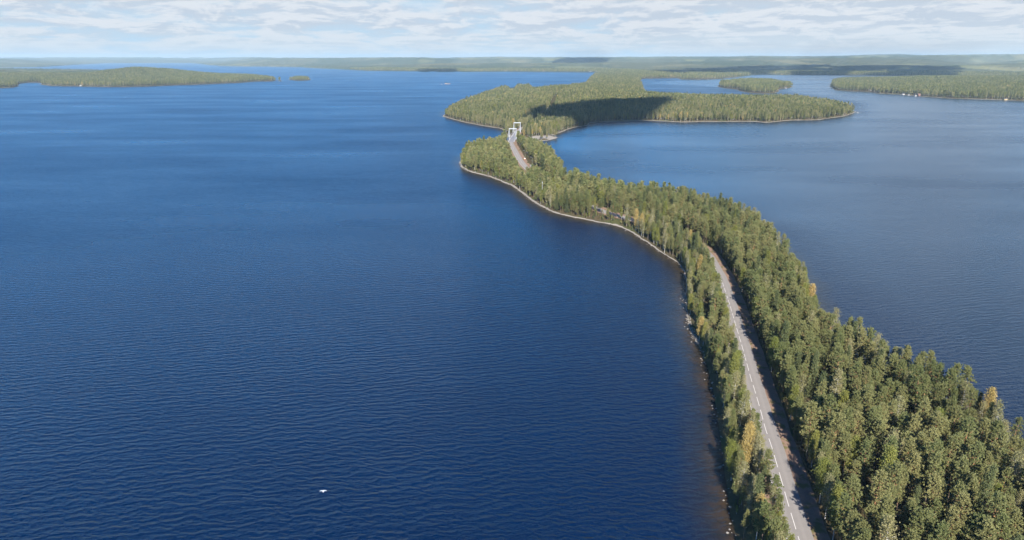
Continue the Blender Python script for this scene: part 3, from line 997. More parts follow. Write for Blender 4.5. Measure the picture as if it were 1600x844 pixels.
px, py, dep = proj(X, Y, Z_ + 8)
wide = sstep(Y, 765, 815) * (1 - sstep(Y, 1020, 1060))
ok = (S_ > np.where(Y < 480, .6, 1.3)) & (((SD_ < 0) & (RD > 5.4 + 4.5 * wide)) | ((SD_ > 0) & (RD > 8.6 + 6 * wide)))
ok &= (dep > 60) & (px > -80) & (px < 1800) & (py < 1050)
# stony pocket on the left shore and the grey clearing stay open
for (cx, cy, rad) in ((1082, 515, 5.5), (970, 349, 9), (940, 340, 9), (1326, 795, 5.5), (1345, 700, 4)):
    ux, uy = U(cx, cy, 2)
    ok &= np.hypot(X - ux, Y - uy) > rad
for sx, sy in spec_xy:
    ok &= np.hypot(X - sx, Y - sy) > 3.0
# the lay-by near the bridge
ux, uy = U(828, 262, 3)
ok &= np.hypot(X - ux, (Y - uy) / 2.2) > 11
# thin the scatter a little at random, keep some gaps
gapn = vnoise(X, Y, 14, 2, 61)
ok &= (gapn > -0.48) | (RD < 12)
X, Y, Z_, S_, RD, SD_, px, py, dep = [a[ok] for a in (X, Y, Z_, S_, RD, SD_, px, py, dep)]
g = np.random.default_rng(3)
u = g.random(len(X))
spn = vnoise(X, Y, 38, 2, 71)
edge = (S_ < 7).astype(float)
pb_ = 0.05 + 0.14 * edge + 0.30 * edge * (SD_ > 0) + 0.20 * (SD_ < 0) * (Y < 560) + .12 * (np.abs(Y - 560) < 90) * (SD_ < 0) + 0.10 * (spn > .25) + 0.08 * (RD < 13) + 0.05 * (Y > 600)
kinds = np.where(u < pb_ * .38, 'birch', np.where(u < pb_ * .90, 'pale', np.where(u < pb_ * .92, 'gold', np.where(u > .93 - .06 * (Y > 500), 'spruce', 'pine'))))
kinds = np.where((kinds == 'gold') & ~((S_ < 7) | (SD_ < 0) | (Y > 520)), 'pale', kinds)
size = g.uniform(.66, 1.20, len(X)) * np.where(S_ < 5, .80, 1.0) * np.where((SD_ < 0) & (Y < 560), .92, 1.0)
clear = np.zeros(len(X), bool)                       # the felled corridor that opens the view on to the bridge road
for h_ in (3, 7, 11, 15):
    ax_, ay_, _d = proj(X, Y, Z_ + h_)
    for (qx, qy) in ((797, 222), (801, 231), (805, 240), (809, 246), (813, 253), (817, 257), (821, 261), (826, 265), (830, 268)):
        clear |= (np.hypot(ax_ - qx, ay_ - qy) < 5.5) & (Y > 740) & (Y < 1045)
size = np.where(clear, .22, size)
size *= np.where(RD < 7.5, .85, 1.0)
rot = g.uniform(0, 6.283, len(X))

NAMES = {'pine': ('pine_tree', 'pine tree'), 'spruce': ('spruce_tree', 'spruce tree'), 'birch': ('birch_tree', 'birch tree'),
         'gold': ('birch_tree', 'birch tree'), 'pale': ('birch_tree', 'birch tree')}
tint_words = {'pine': 'olive pine', 'spruce': 'dark spruce', 'birch': 'light green birch', 'gold': 'golden birch', 'pale': 'pale birch'}


def zone(i):
    """where a tree stands, in words one can find in the photograph"""
    x_, y_, s_, rd_, sd_ = X[i], Y[i], S_[i], RD[i], SD_[i]
    sect = ('near the photo bottom' if y_ < 205 else 'by the lower straight' if y_ < 260 else 'by the middle straight'
            if y_ < 330 else 'by the upper straight' if y_ < 420 else 'by the road bend' if y_ < 520 else
            'past the road bend' if y_ < 760 else 'before the bridge')
    if sd_ < 0:
        pos = 'at the left road edge' if rd_ < 8.5 else ('on the left waterline' if s_ < 5 else 'left of the road')
    else:
        pos = 'in the right roadside row' if rd_ < 13 else ('on the right shore' if s_ < 8 else ('deep in the right stand' if rd_ > 34 else 'in the right stand'))
    return pos, sect


SHORT = {0: 'the golden birch left of the road', 1: 'the small golden birch at the bottom', 2: 'the pale birch on the left strip', 4: 'the orange birch on the right shore',
         6: 'the golden birch at the right shore bulge', 8: 'the tall light birch at the right road edge', 12: 'the broad birch at the bottom of the roadside row',
         13: 'the birch beside the straight road', 15: 'the birch where the road leaves the wood', 16: 'the pale birch above the right treeline',
         21: 'the pale birch at the right border', 22: 'the orange birch by the clearing', 26: 'the broad pale birch on the left shore', 19: 'the bare looking pale birch'}
RANK = ['nearest', 'second', 'third', 'fourth']
taken = {}


def own_label(i, kd):
    """a label of its own for the trees next to a tree one can find"""
    best = None
    for k_ in SHORT:
        sx, sy = spec_xy[k_]
        ax, ay, ad = proj(sx, sy, 10.0)
        bx, by, bd_ = proj(X[i], Y[i], 10.0)
        d = math.hypot(bx - ax, by - ay) * ad / F
        if d < 24 and (best is None or d < best[0]):
            dirn = ('right of' if bx > ax else 'left of') if abs(bx - ax) > abs(by - ay) else ('below' if by > ay else 'above')
            best = (d, k_, dirn)
    if best is None:
        return None
    return best


def place(kd, i, x, y, z, s_, rz, label, group, tilt=(0, 0), fat=1.0):
    nm, cat = NAMES[kd]
    cr, tk = NEAR[kd][i % len(NEAR[kd])]
    e = link(nm, None, label=label, cat=cat, group=group)
    e.location = (x, y, z - .05)
    e.rotation_euler = (tilt[0], tilt[1], rz)
    e.scale = (s_ * fat, s_ * fat, s_)
    e.empty_display_size = 0.5
    link('trunk', tk, e)
    link('crown', cr, e)


# the nearest of each kind stand as objects of their own, the rest of the wood is one mass
inview = (px > -10) & (px < 1612) & (py < 870)
LIMIT = {'pine': 300, 'spruce': 90, 'birch': 110, 'pale': 100, 'gold': 40}
order = np.argsort(dep)
used = np.zeros(len(X), bool)
cnt = {k_: 0 for k_ in LIMIT}
chosen = []
for i in order:
    kd = str(kinds[i])
    if not inview[i] or cnt[kd] >= LIMIT[kd] or (kd != 'pine' and dep[i] > 900):
        continue
    cnt[kd] += 1
    used[i] = True
    chosen.append((i, kd, own_label(i, kd)))
ranks = {}
for i, kd, b_ in chosen:
    if b_:
        ranks.setdefault((b_[1], b_[2], kd), []).append((b_[0], i))
own = {}
for (k_, dirn, kd), lst in ranks.items():
    for n_, (d_, i) in enumerate(sorted(lst)[:4]):
        own[i] = RANK[n_] + ' ' + tint_words[kd] + ' ' + dirn + ' ' + SHORT[k_]
for i, kd, b_ in chosen:
    pos, sect = zone(i)
    sz = ('tall ' if size[i] > 1.03 else 'low ' if size[i] < .80 else '') if kd == 'pine' else ''
    lab = own.get(i) or sz + tint_words[kd] + ' ' + pos + ' ' + sect
    grp = {'pine': 'pines ', 'spruce': 'spruces '}.get(kd, 'birches ') + pos
    place(kd, int(hash2(np.array([i]), np.array([3]), 1)[0] * 97), X[i], Y[i], Z_[i], size[i], rot[i], lab, grp,
          (g.uniform(-.06, .06), g.uniform(-.06, .06)), g.uniform(.85, 1.12))
for n_, ((px_, py_, zc_, kd, scl, lab), (x, y)) in enumerate(zip(SPECIAL, spec_xy)):
    zz = ground(np.array([x]), np.array([y]))[1][0]
    place(kd, n_, x, y, max(zz, .4), scl, n_ * 1.3, lab, None)

PX, PY, PZ, PI_, PS, PR = [], [], [], [], [], []


def push(x, y, z, kd, s_, rz, lod):
    for k_ in np.unique(kd):
        m_ = kd == k_
        ids = np.array(LODS[str(k_)][lod])
        PX.append(x[m_]); PY.append(y[m_]); PZ.append(z[m_] - .05); PS.append(s_[m_]); PR.append(rz[m_])
        PI_.append(ids[g.integers(0, len(ids), m_.sum())])


r_ = ~used
near_ = r_ & (dep < 620)
push(X[near_], Y[near_], Z_[near_], kinds[near_], size[near_] * 1.0, rot[near_], 0)
mid_ = r_ & ~near_
push(X[mid_], Y[mid_], Z_[mid_], kinds[mid_], size[mid_], rot[mid_], 1)
# undergrowth: small young trees in the gaps of the isthmus
X2, Y2 = scatter(-130, 320, 120, 1110, 3.4)
k = poly_sd(X2, Y2, LANDS[0], 400) > 0
X2, Y2 = X2[k], Y2[k]
S2, Z2, _, R2, D2, _ = ground(X2, Y2)
w2_ = sstep(Y2, 765, 815) * (1 - sstep(Y2, 1020, 1060))
R2 = R2 - 5 * w2_
k = (S2 > .4) & (((D2 < 0) & (R2 > 5.2)) | ((D2 > 0) & (R2 > 8.6))) & (g.random(len(X2)) < .55)
X2, Y2, Z2 = X2[k], Y2[k], Z2[k]
kd2 = np.where(g.random(len(X2)) < .5, 'spruce', np.where(g.random(len(X2)) < .5, 'birch', 'pine'))
s2 = g.uniform(.14, .34, len(X2))
push(X2, Y2, Z2, kd2, s2, g.uniform(0, 6.28, len(X2)), 1)

WOOD = [np.concatenate(a) for a in (PX, PY, PZ, PI_, PS, PR)]


def gn_group():
    ng = bpy.data.node_groups.new('woodland_points', 'GeometryNodeTree')
    ng.interface.new_socket('Geometry', in_out='INPUT', socket_type='NodeSocketGeometry')
    ng.interface.new_socket('Geometry', in_out='OUTPUT', socket_type='NodeSocketGeometry')
    N = ng.nodes
    gi, go = N.new('NodeGroupInput'), N.new('NodeGroupOutput')
    ci = N.new('GeometryNodeCollectionInfo')
    ci.inputs['Collection'].default_value = protos
    ci.inputs['Separate Children'].default_value = True
    ci.inputs['Reset Children'].default_value = True
    ip = N.new('GeometryNodeInstanceOnPoints')
    ip.inputs['Pick Instance'].default_value = True
    def att(name, ty):
        a = N.new('GeometryNodeInputNamedAttribute'); a.data_type = ty
        a.inputs['Name'].default_value = name
        return [o_ for o_ in a.outputs if o_.enabled and o_.name == 'Attribute'][0]
    L = ng.links
    L.new(gi.outputs[0], ip.inputs['Points'])
    L.new(ci.outputs[0], ip.inputs['Instance'])
    L.new(att('form', 'INT'), ip.inputs['Instance Index'])
    L.new(att('turn', 'FLOAT_VECTOR'), ip.inputs['Rotation'])
    L.new(att('size', 'FLOAT_VECTOR'), ip.inputs['Scale'])
    L.new(ip.outputs[0], go.inputs[0])
    return ng


NG = gn_group()


def wood_object(name, data, label, cat):
    x, y, z, f_, s_, r_ = data
    me = bpy.data.meshes.new(name)
    me.vertices.add(len(x))
    me.vertices.foreach_set('co', np.stack([x, y, z], 1).astype(np.float32).ravel())
    a = me.attributes.new('form', 'INT', 'POINT'); a.data.foreach_set('value', f_.astype(np.int32))
    tl = np.stack([g.normal(0, .03, len(x)), g.normal(0, .03, len(x)), r_], 1)
    a = me.attributes.new('turn', 'FLOAT_VECTOR', 'POINT'); a.data.foreach_set('vector', tl.astype(np.float32).ravel())
    fat = s_ * g.uniform(.95, 1.22, len(x))
    a = me.attributes.new('size', 'FLOAT_VECTOR', 'POINT')
    a.data.foreach_set('vector', np.stack([fat, fat, s_], 1).astype(np.float32).ravel())
    me.update()
    o = link(name, me, kind='stuff', label=label, cat=cat)
    m_ = o.modifiers.new('woodland', 'NODES'); m_.node_group = NG
    return o


wood_object('isthmus_woodland', WOOD, 'mixed pine and birch wood covering the rest of the isthmus', 'woodland')


def far_wood(name, P, bbox, step, lod, rmax, szf, label, seed, gold=.1, zmin=2.0, sdmax=1e9):
    Xf, Yf = scatter(*bbox, step)
    r = np.hypot(Xf, Yf)
    ang = np.abs(np.degrees(np.arctan2(Xf, Yf)))
    k = (r < rmax) & (ang < 44) & (Yf > 0)
    Xf, Yf = Xf[k], Yf[k]
    k = poly_sd(Xf, Yf, P, 400) > -12
    Xf, Yf = Xf[k], Yf[k]
    S, Z, cn, R_, D_, SDs = ground(Xf, Yf)
    k = (S > zmin) & (R_ > 7.0) & (S < sdmax)
    bx_, by_ = U(853, 216.5)                             # the bare sand spit by the bridge
    k &= np.hypot((Xf - bx_) / 1.6, Yf - by_) > 17
    Xf, Yf, Z, S = Xf[k], Yf[k], Z[k], S[k]
    n = vnoise(Xf, Yf, 150, 3, seed)
    u = g.random(len(Xf)) + n * .16
    e = (S < 28) * .16
    gd = gold + .22 * sstep(vnoise(Xf, Yf, 260, 2, seed + 5), .15, .5)
    kd = np.where(u < -.06 + gd * .20, 'gold', np.where(u < .08 + gd + e, 'pale', np.where(u < .16 + gd + e, 'birch', np.where(u > .74, 'spruce', 'pine'))))
    sz = g.uniform(.75, 1.15, len(Xf)) * szf * np.where(S < 10, .85, 1) * (1 + .10 * n)
    PX.clear(); PY.clear(); PZ.clear(); PI_.clear(); PS.clear(); PR.clear()
    push(Xf, Yf, Z, kd, sz, g.uniform(0, 6.28, len(Xf)), lod)
    return [np.concatenate(a) for a in (PX, PY, PZ, PI_, PS, PR)]


d1 = far_wood('a', LANDS[1], (-220, 900, 1150, 3400), 6.2, 1, 1900, 1.0, '', 11, gold=.22)
d2 = far_wood('a', LANDS[1], (-250, 1300, 1500, 7000), 7.6, 2, 5450, 1.05, '', 13, gold=.34)
k = np.hypot(d2[0], d2[1]) > 1900
d2 = [a[k] for a in d2]
wood_object('peninsula_woodland', [np.concatenate(p) for p in zip(d1, d2)], 'mixed forest covering the peninsula behind the bridge', 'woodland')
d = far_wood('a', RIGHTL, (1100, 4600, 2200, 5500), 9.5, 2, 5450, 1.15, '', 23, gold=.08, zmin=5)
wood_object('right_shore_woodland', d, 'forest on the low land across the water at the right border', 'woodland')
d = far_wood('a', LEFTL, (-4600, -800, 2800, 6200), 9.5, 2, 5450, 1.1, '', 33, gold=.05, zmin=5)
wood_object('left_shore_woodland', d, 'forest on the low hilly island across the water at the left', 'woodland')
d = far_wood('a', ISLE, (900, 2200, 2400, 4600), 8.5, 2, 5450, 1.15, '', 44, gold=.02, zmin=5)
wood_object('island_woodland', d, 'forest of the small island in the right hand bay', 'woodland')
d = far_wood('a', ISLET, (-2200, -800, 3300, 5200), 9.0, 2, 5450, .75, '', 54, gold=.02, zmin=6)
wood_object('islet_woodland', d, 'trees on the tiny island right of the left shore', 'woodland')
d = far_wood('a', FARL, (-4200, 6500, 3600, 8300), 12.5, 2, 8300, 1.2, '', 64, gold=.16, zmin=5, sdmax=345)
wood_object('mainland_shore_woodland', d, 'forest along the far mainland shore from the village to the right hand bay', 'woodland')

# ------------------------------------------------------------------ shore stones
g2 = np.random.default_rng(5)
P = LANDS[0]
vs, fs = [], []
octv = np.array([(1, 0, 0), (0, 1, 0), (-1, 0, 0), (0, -1, 0), (0, 0, 1), (0, 0, -1)], float)
octf = np.array([(0, 1, 4), (1, 2, 4), (2, 3, 4), (3, 0, 4), (1, 0, 5), (2, 1, 5), (3, 2, 5), (0, 3, 5)])
B_ = np.roll(P, -1, 0)
cnt_ = 0
for (ax, ay), (bx, by) in zip(P, B_):
    L = math.hypot(bx - ax, by - ay)
    if ay < 120 or ay > 900 or L > 80:
        continue
    for q in range(int(L * (1.0 if ay < 520 else 1.0))):
        tt = g2.random()
        x = ax + (bx - ax) * tt + g2.normal(0, 1.3); y = ay + (by - ay) * tt + g2.normal(0, 1.3)
        s_ = g2.uniform(.15, .55) * (1.6 if g2.random() < .06 else 1)
        V = octv * g2.uniform(.7, 1.2, (6, 3)) * np.array([s_, s_, s_ * .7]) + np.array([x, y, .15])
        fs.append(octf + cnt_); vs.append(V); cnt_ += 6
ux, uy = U(1080, 512, .3)
for q in range(520):
    tt = g2.uniform(-1, 1)
    (ax, ay), (bx, by) = U(1077, 492, .2), U(1091, 538, .2)
    f_ = (tt + 1) / 2
    x, y = ax + (bx - ax) * f_ + g2.normal(0, 1.3) + 1.0, ay + (by - ay) * f_
    s_ = g2.uniform(.2, .6)
    V = octv * g2.uniform(.7, 1.2, (6, 3)) * np.array([s_, s_, s_ * .7]) + np.array([x, y, .2])
    fs.append(octf + cnt_); vs.append(V); cnt_ += 6
m_stone = mat_simple('shore_stone', (0.25, 0.235, 0.21), .9, var=.3, scale=.8)
me = mesh_np('shore_stones', np.concatenate(vs), np.concatenate(fs), [m_stone])
link('shore_stones', me, kind='stuff', label='pale stones along the waterline of the isthmus', cat='stones')

# ------------------------------------------------------------------ bridge
m_white = mat_simple('white_bridge_steel', (0.40, 0.43, 0.46), .5, var=.06, scale=.4)
m_conc = mat_simple('bridge_concrete', (0.42, 0.41, 0.39), .85, var=.12, scale=.5)
m_deck = mat_simple('bridge_asphalt', (0.20, 0.195, 0.20), .9, var=.1, scale=.3)
m_steel = mat_simple('galvanised_steel', (0.45, 0.47, 0.49), .4, metal=.6, var=.1, scale=1.0)
bl = float(np.linalg.norm(BR1 - BR0))
bang = math.atan2(BR1[1] - BR0[1], BR1[0] - BR0[0]) - math.pi / 2      # local +Y runs along the bridge
br = empty('suspension_bridge', (BR0[0], BR0[1], 0), bang, label='white suspension bridge with two portal towers across the narrow strait', cat='bridge')
MB().box((0, bl / 2, 8.35), (9.8, bl - 0.1, 1.1)).build('deck', m_conc, br)
MB().box((0, bl / 2, 8.99), (7.6, bl, .16)).build('roadway', m_deck, br)
for sx in (-1, 1):
    MB().box((sx * 4.35, bl / 2, 8.98), (1.05, bl - .2, .2)).build('footway', m_conc, br)
TW = [34.0, 136.0]
for ty in TW:
    tw = link('tower', None, br); tw.location = (0, ty, 0)
    for sx in (-1, 1):
        MB().box((sx * 5.4, 0, 12.5), (.85, 1.1, 27.0), 0, .82).build('tower_leg', m_white, tw, bevel=.08)
    MB().box((0, 0, 25.1), (11.8, 1.1, 1.15)).build('crossbeam', m_white, tw, bevel=.08)
    MB().box((0, 0, 7.4), (10.0, 1.1, .7)).build('lower_crossbeam', m_white, tw)
    MB().box((0, 0, -1.2), (14.5, 4.2, 3.2)).build('footing', m_conc, tw)


def cable_pts():
    pts = []
    y0, y1 = TW
    n = 14
    pts.append((0, -8.0, 8.6))
    for i in range(1, 4):
        f_ = i / 4
        pts.append((0, -8 + (y0 + 8) * f_, 8.6 + (25.6 - 8.6) * f_ - 1.0 * math.sin(math.pi * f_)))
    for i in range(n + 1):
        f_ = i / n
        pts.append((0, y0 + (y1 - y0) * f_, 25.6 - 13.6 * 4 * f_ * (1 - f_)))
    for i in range(1, 4):
        f_ = i / 4
        pts.append((0, y1 + (bl + 8 - y1) * f_, 25.6 - (25.6 - 8.6) * f_ - 1.0 * math.sin(math.pi * f_)))
    pts.append((0, bl + 8.0, 8.6))
    return pts


hang = None
for sx in (-1, 1):
    cb = MB().tube([(sx * 5.4, p[1], p[2]) for p in cable_pts()], .17, 6).build('main_cable', m_white, br)
    for (x_, y_, z_) in cable_pts():
        if TW[0] < y_ < TW[1] and z_ > 10:
            MB().tube([(sx * 5.4, y_, 8.6), (sx * 5.4, y_, z_)], .06, 4).build('hanger', m_steel, cb)
    rl = MB()
    for zz in (9.45, 9.8, 10.15):
        rl.box((sx * 4.84, bl / 2, zz), (.07, bl, .07))
    yy = 1.0
    while yy < bl:
        rl.box((sx * 4.84, yy, 9.6), (.08, .1, 1.15)); yy += 2.0
    rl.build('railing', m_steel, br)
for yy in (-1.0, bl + 1.0):
    MB().box((0, yy, 4.2), (10.6, 3.0, 8.6)).build('abutment', m_conc, br)

# ------------------------------------------------------------------ vehicles, lamps, sign near the bridge
m_carw = mat_simple('white_car_paint', (0.78, 0.78, 0.77), .3, var=.03, scale=.5)
m_glass = mat_simple('dark_glass', (0.03, 0.035, 0.04), .08, var=.05)
m_tyre = mat_simple('tyre_rubber', (0.03, 0.03, 0.03), .9)
m_red = mat_simple('red_lamp', (0.5, 0.03, 0.02), .3)
m_orange = mat_simple('orange_panel', (0.75, 0.25, 0.06), .5)
m_dark = mat_simple('dark_metal', (0.08, 0.08, 0.085), .5)


def van(x, y, z, rz):
    o = empty('parked_van', (x, y, z), rz, label='white van parked on the reddish verge right of the road before the bridge', cat='van')
    prof = [(-2.5, .35), (2.45, .35), (2.55, .95), (1.75, 1.2), (1.15, 2.05), (.9, 2.2), (-2.4, 2.2), (-2.55, 1.9)]
    MB().prism(prof, -.98, .98).build('body', m_carw, o, bevel=.07)
    MB().prism([(1.80, 1.22), (1.72, 1.24), (1.14, 2.02), (1.20, 2.04)], -.86, .86).build('windscreen', m_glass, o)
    for sx in (-1, 1):
        MB().prism([(1.45, 1.2), (.95, 1.9), (-.1, 1.9), (-.1, 1.2)], sx * .97, sx * 1.0).build('side_window', m_glass, o)
        for yy in (-1.6, 1.65):
            wv_ = MB().tube([(sx * .78, yy, .36), (sx * 1.03, yy, .36)], .36, 14).build('wheel', m_tyre, o)
            MB().tube([(sx * 1.0, yy, .36), (sx * 1.045, yy, .36)], .2, 10).build('rim', m_steel, wv_)
        MB().box((sx * .8, 2.5, .8), (.26, .12, .18)).build('headlight', m_glass, o)
        MB().box((sx * .88, -2.52, 1.1), (.14, .1, .5)).build('tail_light', m_red, o)
    MB().box((0, -2.51, 1.65), (1.5, .06, .6)).build('rear_window', m_glass, o)
    return o


vx, vy = U(829.5, 259.5, 3.8)
van(vx, vy, road_z(vy) - .1, math.radians(12))


def lamp_post(px, py, label, hgt=10.0):
    x, y = U(px, py, 3.2)
    o = empty('street_lamp', (x, y, float(road_z(y)) - .15), 0, label=label, cat='street lamp', group='lamp posts by the lay-by')
    MB().tube([(0, 0, -.5), (0, 0, hgt * .6), (0, 0, hgt)], [.11, .09, .06], 8).build('pole', m_steel, o)
    MB().tube([(0, 0, hgt), (-.7, 0, hgt + .25), (-1.5, 0, hgt + .3)], [.06, .05, .04], 6).build('arm', m_steel, o)
    MB().box((-1.75, 0, hgt + .28), (.8, .3, .14)).build('lamp_head', m_steel, o, bevel=.03)
    return o


lamp_post(831.5, 258.5, 'grey street lamp standing behind the white van')
lamp_post(820.5, 249.5, 'grey street lamp beside the small white and orange sign')
x, y = U(820, 251, 3.5)
sg = empty('road_sign', (x, y, float(road_z(y)) - .15), 0, label='small white and orange sign board on the verge beyond the van', cat='road sign')
MB().tube([(-.6, 0, -.4), (-.6, 0, 2.6)], .05, 6).tube([(.6, 0, -.4), (.6, 0, 2.6)], .05, 6).build('post', m_steel, sg)
MB().box((0, -.05, 2.1), (1.7, .06, .8)).build('board', m_carw, sg)
MB().box((0, -.05, 1.35), (1.7, .06, .6)).build('lower_board', m_orange, sg)

# tall white pole on the left shore wood
x, y = U(847, 312, 2)
zz = float(ground(np.array([x]), np.array([y]))[1][0])
mp = empty('navigation_mast', (x, y, zz - .1), 0, label='slim white mast rising from the trees on the left shore before the bridge', cat='mast')
MB().tube([(0, 0, -.4), (0, 0, 9), (0, 0, 17)], [.22, .18, .12], 8).build('pole', m_white, mp)
MB().box((0, 0, 16.2), (.5, .2, .8)).build('board', m_white, mp)
MB().tube([(0, 0, 17), (0, 0, 17.5)], .2, 8).build('lantern', m_dark, mp)

# ------------------------------------------------------------------ cottages, boats, jetties, reef
m_redw = mat_simple('red_timber', (0.17, 0.07, 0.05), .8, scale=2)
m_whitew = mat_simple('white_timber', (0.50, 0.49, 0.47), .7, scale=2, var=.05)
m_brownw = mat_simple('brown_timber', (0.20, 0.12, 0.07), .8, scale=2)
m_yelw = mat_simple('yellow_timber', (0.55, 0.42, 0.2), .8, scale=2)
m_roofd = mat_simple('dark_roof', (0.08, 0.08, 0.085), .7, scale=2)
m_roofr = mat_simple('red_roof', (0.20, 0.11, 0.085), .7, scale=2)
m_jetty = mat_simple('jetty_timber', (0.42, 0.38, 0.33), .8, scale=2)


def cottage(px, py, wd, dp, ht, wall, roof, label, rz=0.0, name='cottage', cat='cottage'):
    x, y = U(px, py, 2.0)
    y += dp * .5
    z = max(float(ground(np.array([x]), np.array([y]))[1][0]), .5)
    o = empty(name, (x, y, z - .25), rz, label=label, cat=cat, group='waterside buildings')
    MB().box((0, 0, ht / 2), (wd, dp, ht)).build('wall', wall, o)
    rf = MB().prism([(-dp / 2 - .5, ht - .15), (-dp / 2 - .5, ht + .05), (0, ht + dp * .33 + .2), (dp / 2 + .5, ht + .05), (dp / 2 + .5, ht - .15), (0, ht + dp * .33 - .02)],
                    -wd / 2 - .5, wd / 2 + .5).build('roof', roof, o)
    MB().prism([(-dp / 2, ht), (0, ht + dp * .33 - .1), (dp / 2, ht)], -wd / 2 + .01, wd / 2 - .01).build('gable', wall, o)
    MB().box((wd * .2, dp * .12, ht + dp * .38), (.8, .8, 1.6)).build('chimney', m_conc, rf)
    for i in (-1, 0, 1):
        wn = MB().box((i * wd * .3, -dp / 2 - .03, ht * .55), (wd * .14, .06, ht * .34)).build('window' if i else 'door', m_glass if i else m_whitew, o)
    return o


cottage(1437, 149.2, 12, 8, 4, m_redw, m_roofr, 'red cottage with a red roof on the shore at the right', .1)
cottage(1431, 149.6, 7, 5, 2.8, m_whitew, m_roofd, 'small pale boathouse left of the red cottage', .1, 'boathouse', 'boathouse')
cottage(1360.5, 142.2, 7, 7, 5, m_whitew, m_roofr, 'white house among the trees near the tip of the right land', .2)
cottage(1412, 147.4, 8, 5, 3, m_whitew, m_roofd, 'low white shed at the water on the right land', 0, 'boathouse', 'boathouse')
cottage(1572, 155.5, 10, 6, 3.2, m_yelw, m_roofd, 'pale yellow cottage on the shore near the right border', -.1)
cottage(1251, 184.6, 8, 6, 3, m_brownw, m_roofd, 'brown cottage by the water near the right end of the peninsula', .15)
cottage(1060, 186.5, 3.2, 3, 2.4, m_whitew, m_roofd, 'tiny white hut on the peninsula shore below the cloud shadow', 0, 'hut', 'hut')
cottage(1072, 187, 3, 3, 2.3, m_whitew, m_roofr, 'tiny white hut right of the other hut on the peninsula shore', 0, 'hut', 'hut')
cottage(126, 134.3, 9, 6, 3.6, m_whitew, m_roofd, 'white cottage on the shore of the left land', 0)
cottage(1190, 115.6, 18, 10, 6, m_whitew, m_roofr, 'white house on the far shore behind the bay', 0, 'house', 'house')
cottage(1222, 116.6, 16, 9, 5, m_yelw, m_roofd, 'yellow house on the far shore right of the white one', 0, 'house', 'house')
for i, (a_, b_, c_) in enumerate(((578, 110.2, 'left end of the village shore'), (790, 111.6, 'middle of the village shore'), (850, 112, 'right half of the village shore'), (922, 112.6, 'right end of the village shore'))):
    cottage(a_, b_, 26, 14, 8, m_whitew, (m_roofr, m_roofd)[i % 2], 'white house far off at the ' + c_, 0, 'house', 'house')


def jetty(px, py, L, rz, label):
    x, y = U(px, py, .5)
    o = empty('jetty', (x, y, 0), rz, label=label, cat='jetty')
    MB().box((0, -L / 2, .55), (2.2, L, .14)).build('planking', m_jetty, o)
    for yy in (-L + .4, -L * .5, -.6):
        for sx in (-1, 1):
            MB().tube([(sx, yy, -1.6), (sx, yy, .9)], .1, 6).build('pile', m_jetty, o)


jetty(1252, 186.6, 14, .5, 'pale timber jetty in front of the brown cottage')
jetty(1437, 151.4, 22, .2, 'reddish jetty in front of the red cottage')
jetty(84, 134.2, 20, 1.2, 'pale jetty on the left land')


def boat(px, py, L, rz, label, hullm=None, cabin=True):
    x, y = U(px, py, 0.3)
    o = empty('motor_boat', (x, y, -.1), rz, label=label, cat='boat')
    n = 9
    V, Fc = [], []
    for i in range(n):
        f_ = i / (n - 1)
        yy = (f_ - .5) * L
        wd = .17 * L * (1 - max(0, (f_ - .45) / .55) ** 2.2) + .02
        for (dx, dz) in ((-1, .22), (-.75, .02), (0, -.06), (.75, .02), (1, .22)):
            V.append((dx * wd, yy, (dz + .05 * f_) * L * .5 + .2))
    for i in range(n - 1):
        for j in range(4):
            a0 = i * 5 + j
            Fc.append((a0, a0 + 1, a0 + 6, a0 + 5))
        Fc.append((i * 5 + 4, i * 5, i * 5 + 5, i * 5 + 9))
    Fc.append((0, 1, 2, 3, 4)); Fc.append(tuple((n - 1) * 5 + j for j in range(5)))
    hb = MB(); hb.v, hb.f = V, Fc
    hb.build('hull', hullm or m_carw, o)
    if cabin:
        MB().box((0, -.02 * L, .19 * L + .2), (.2 * L, .34 * L, .14 * L), 0, .75).build('cabin', m_carw, o, bevel=.04)
        MB().box((0, -.02 * L, .20 * L + .2), (.19 * L, .345 * L, .05 * L)).build('window', m_glass, o)
    return o


boat(1340, 176.4, 6, .6, 'small white motor boat off the right tip of the peninsula')
boat(1228, 137.8, 9, 1.2, 'white boat moored by the island in the right hand bay')
boat(1420, 148.8, 8, 1.3, 'white boat moored near the red cottage')

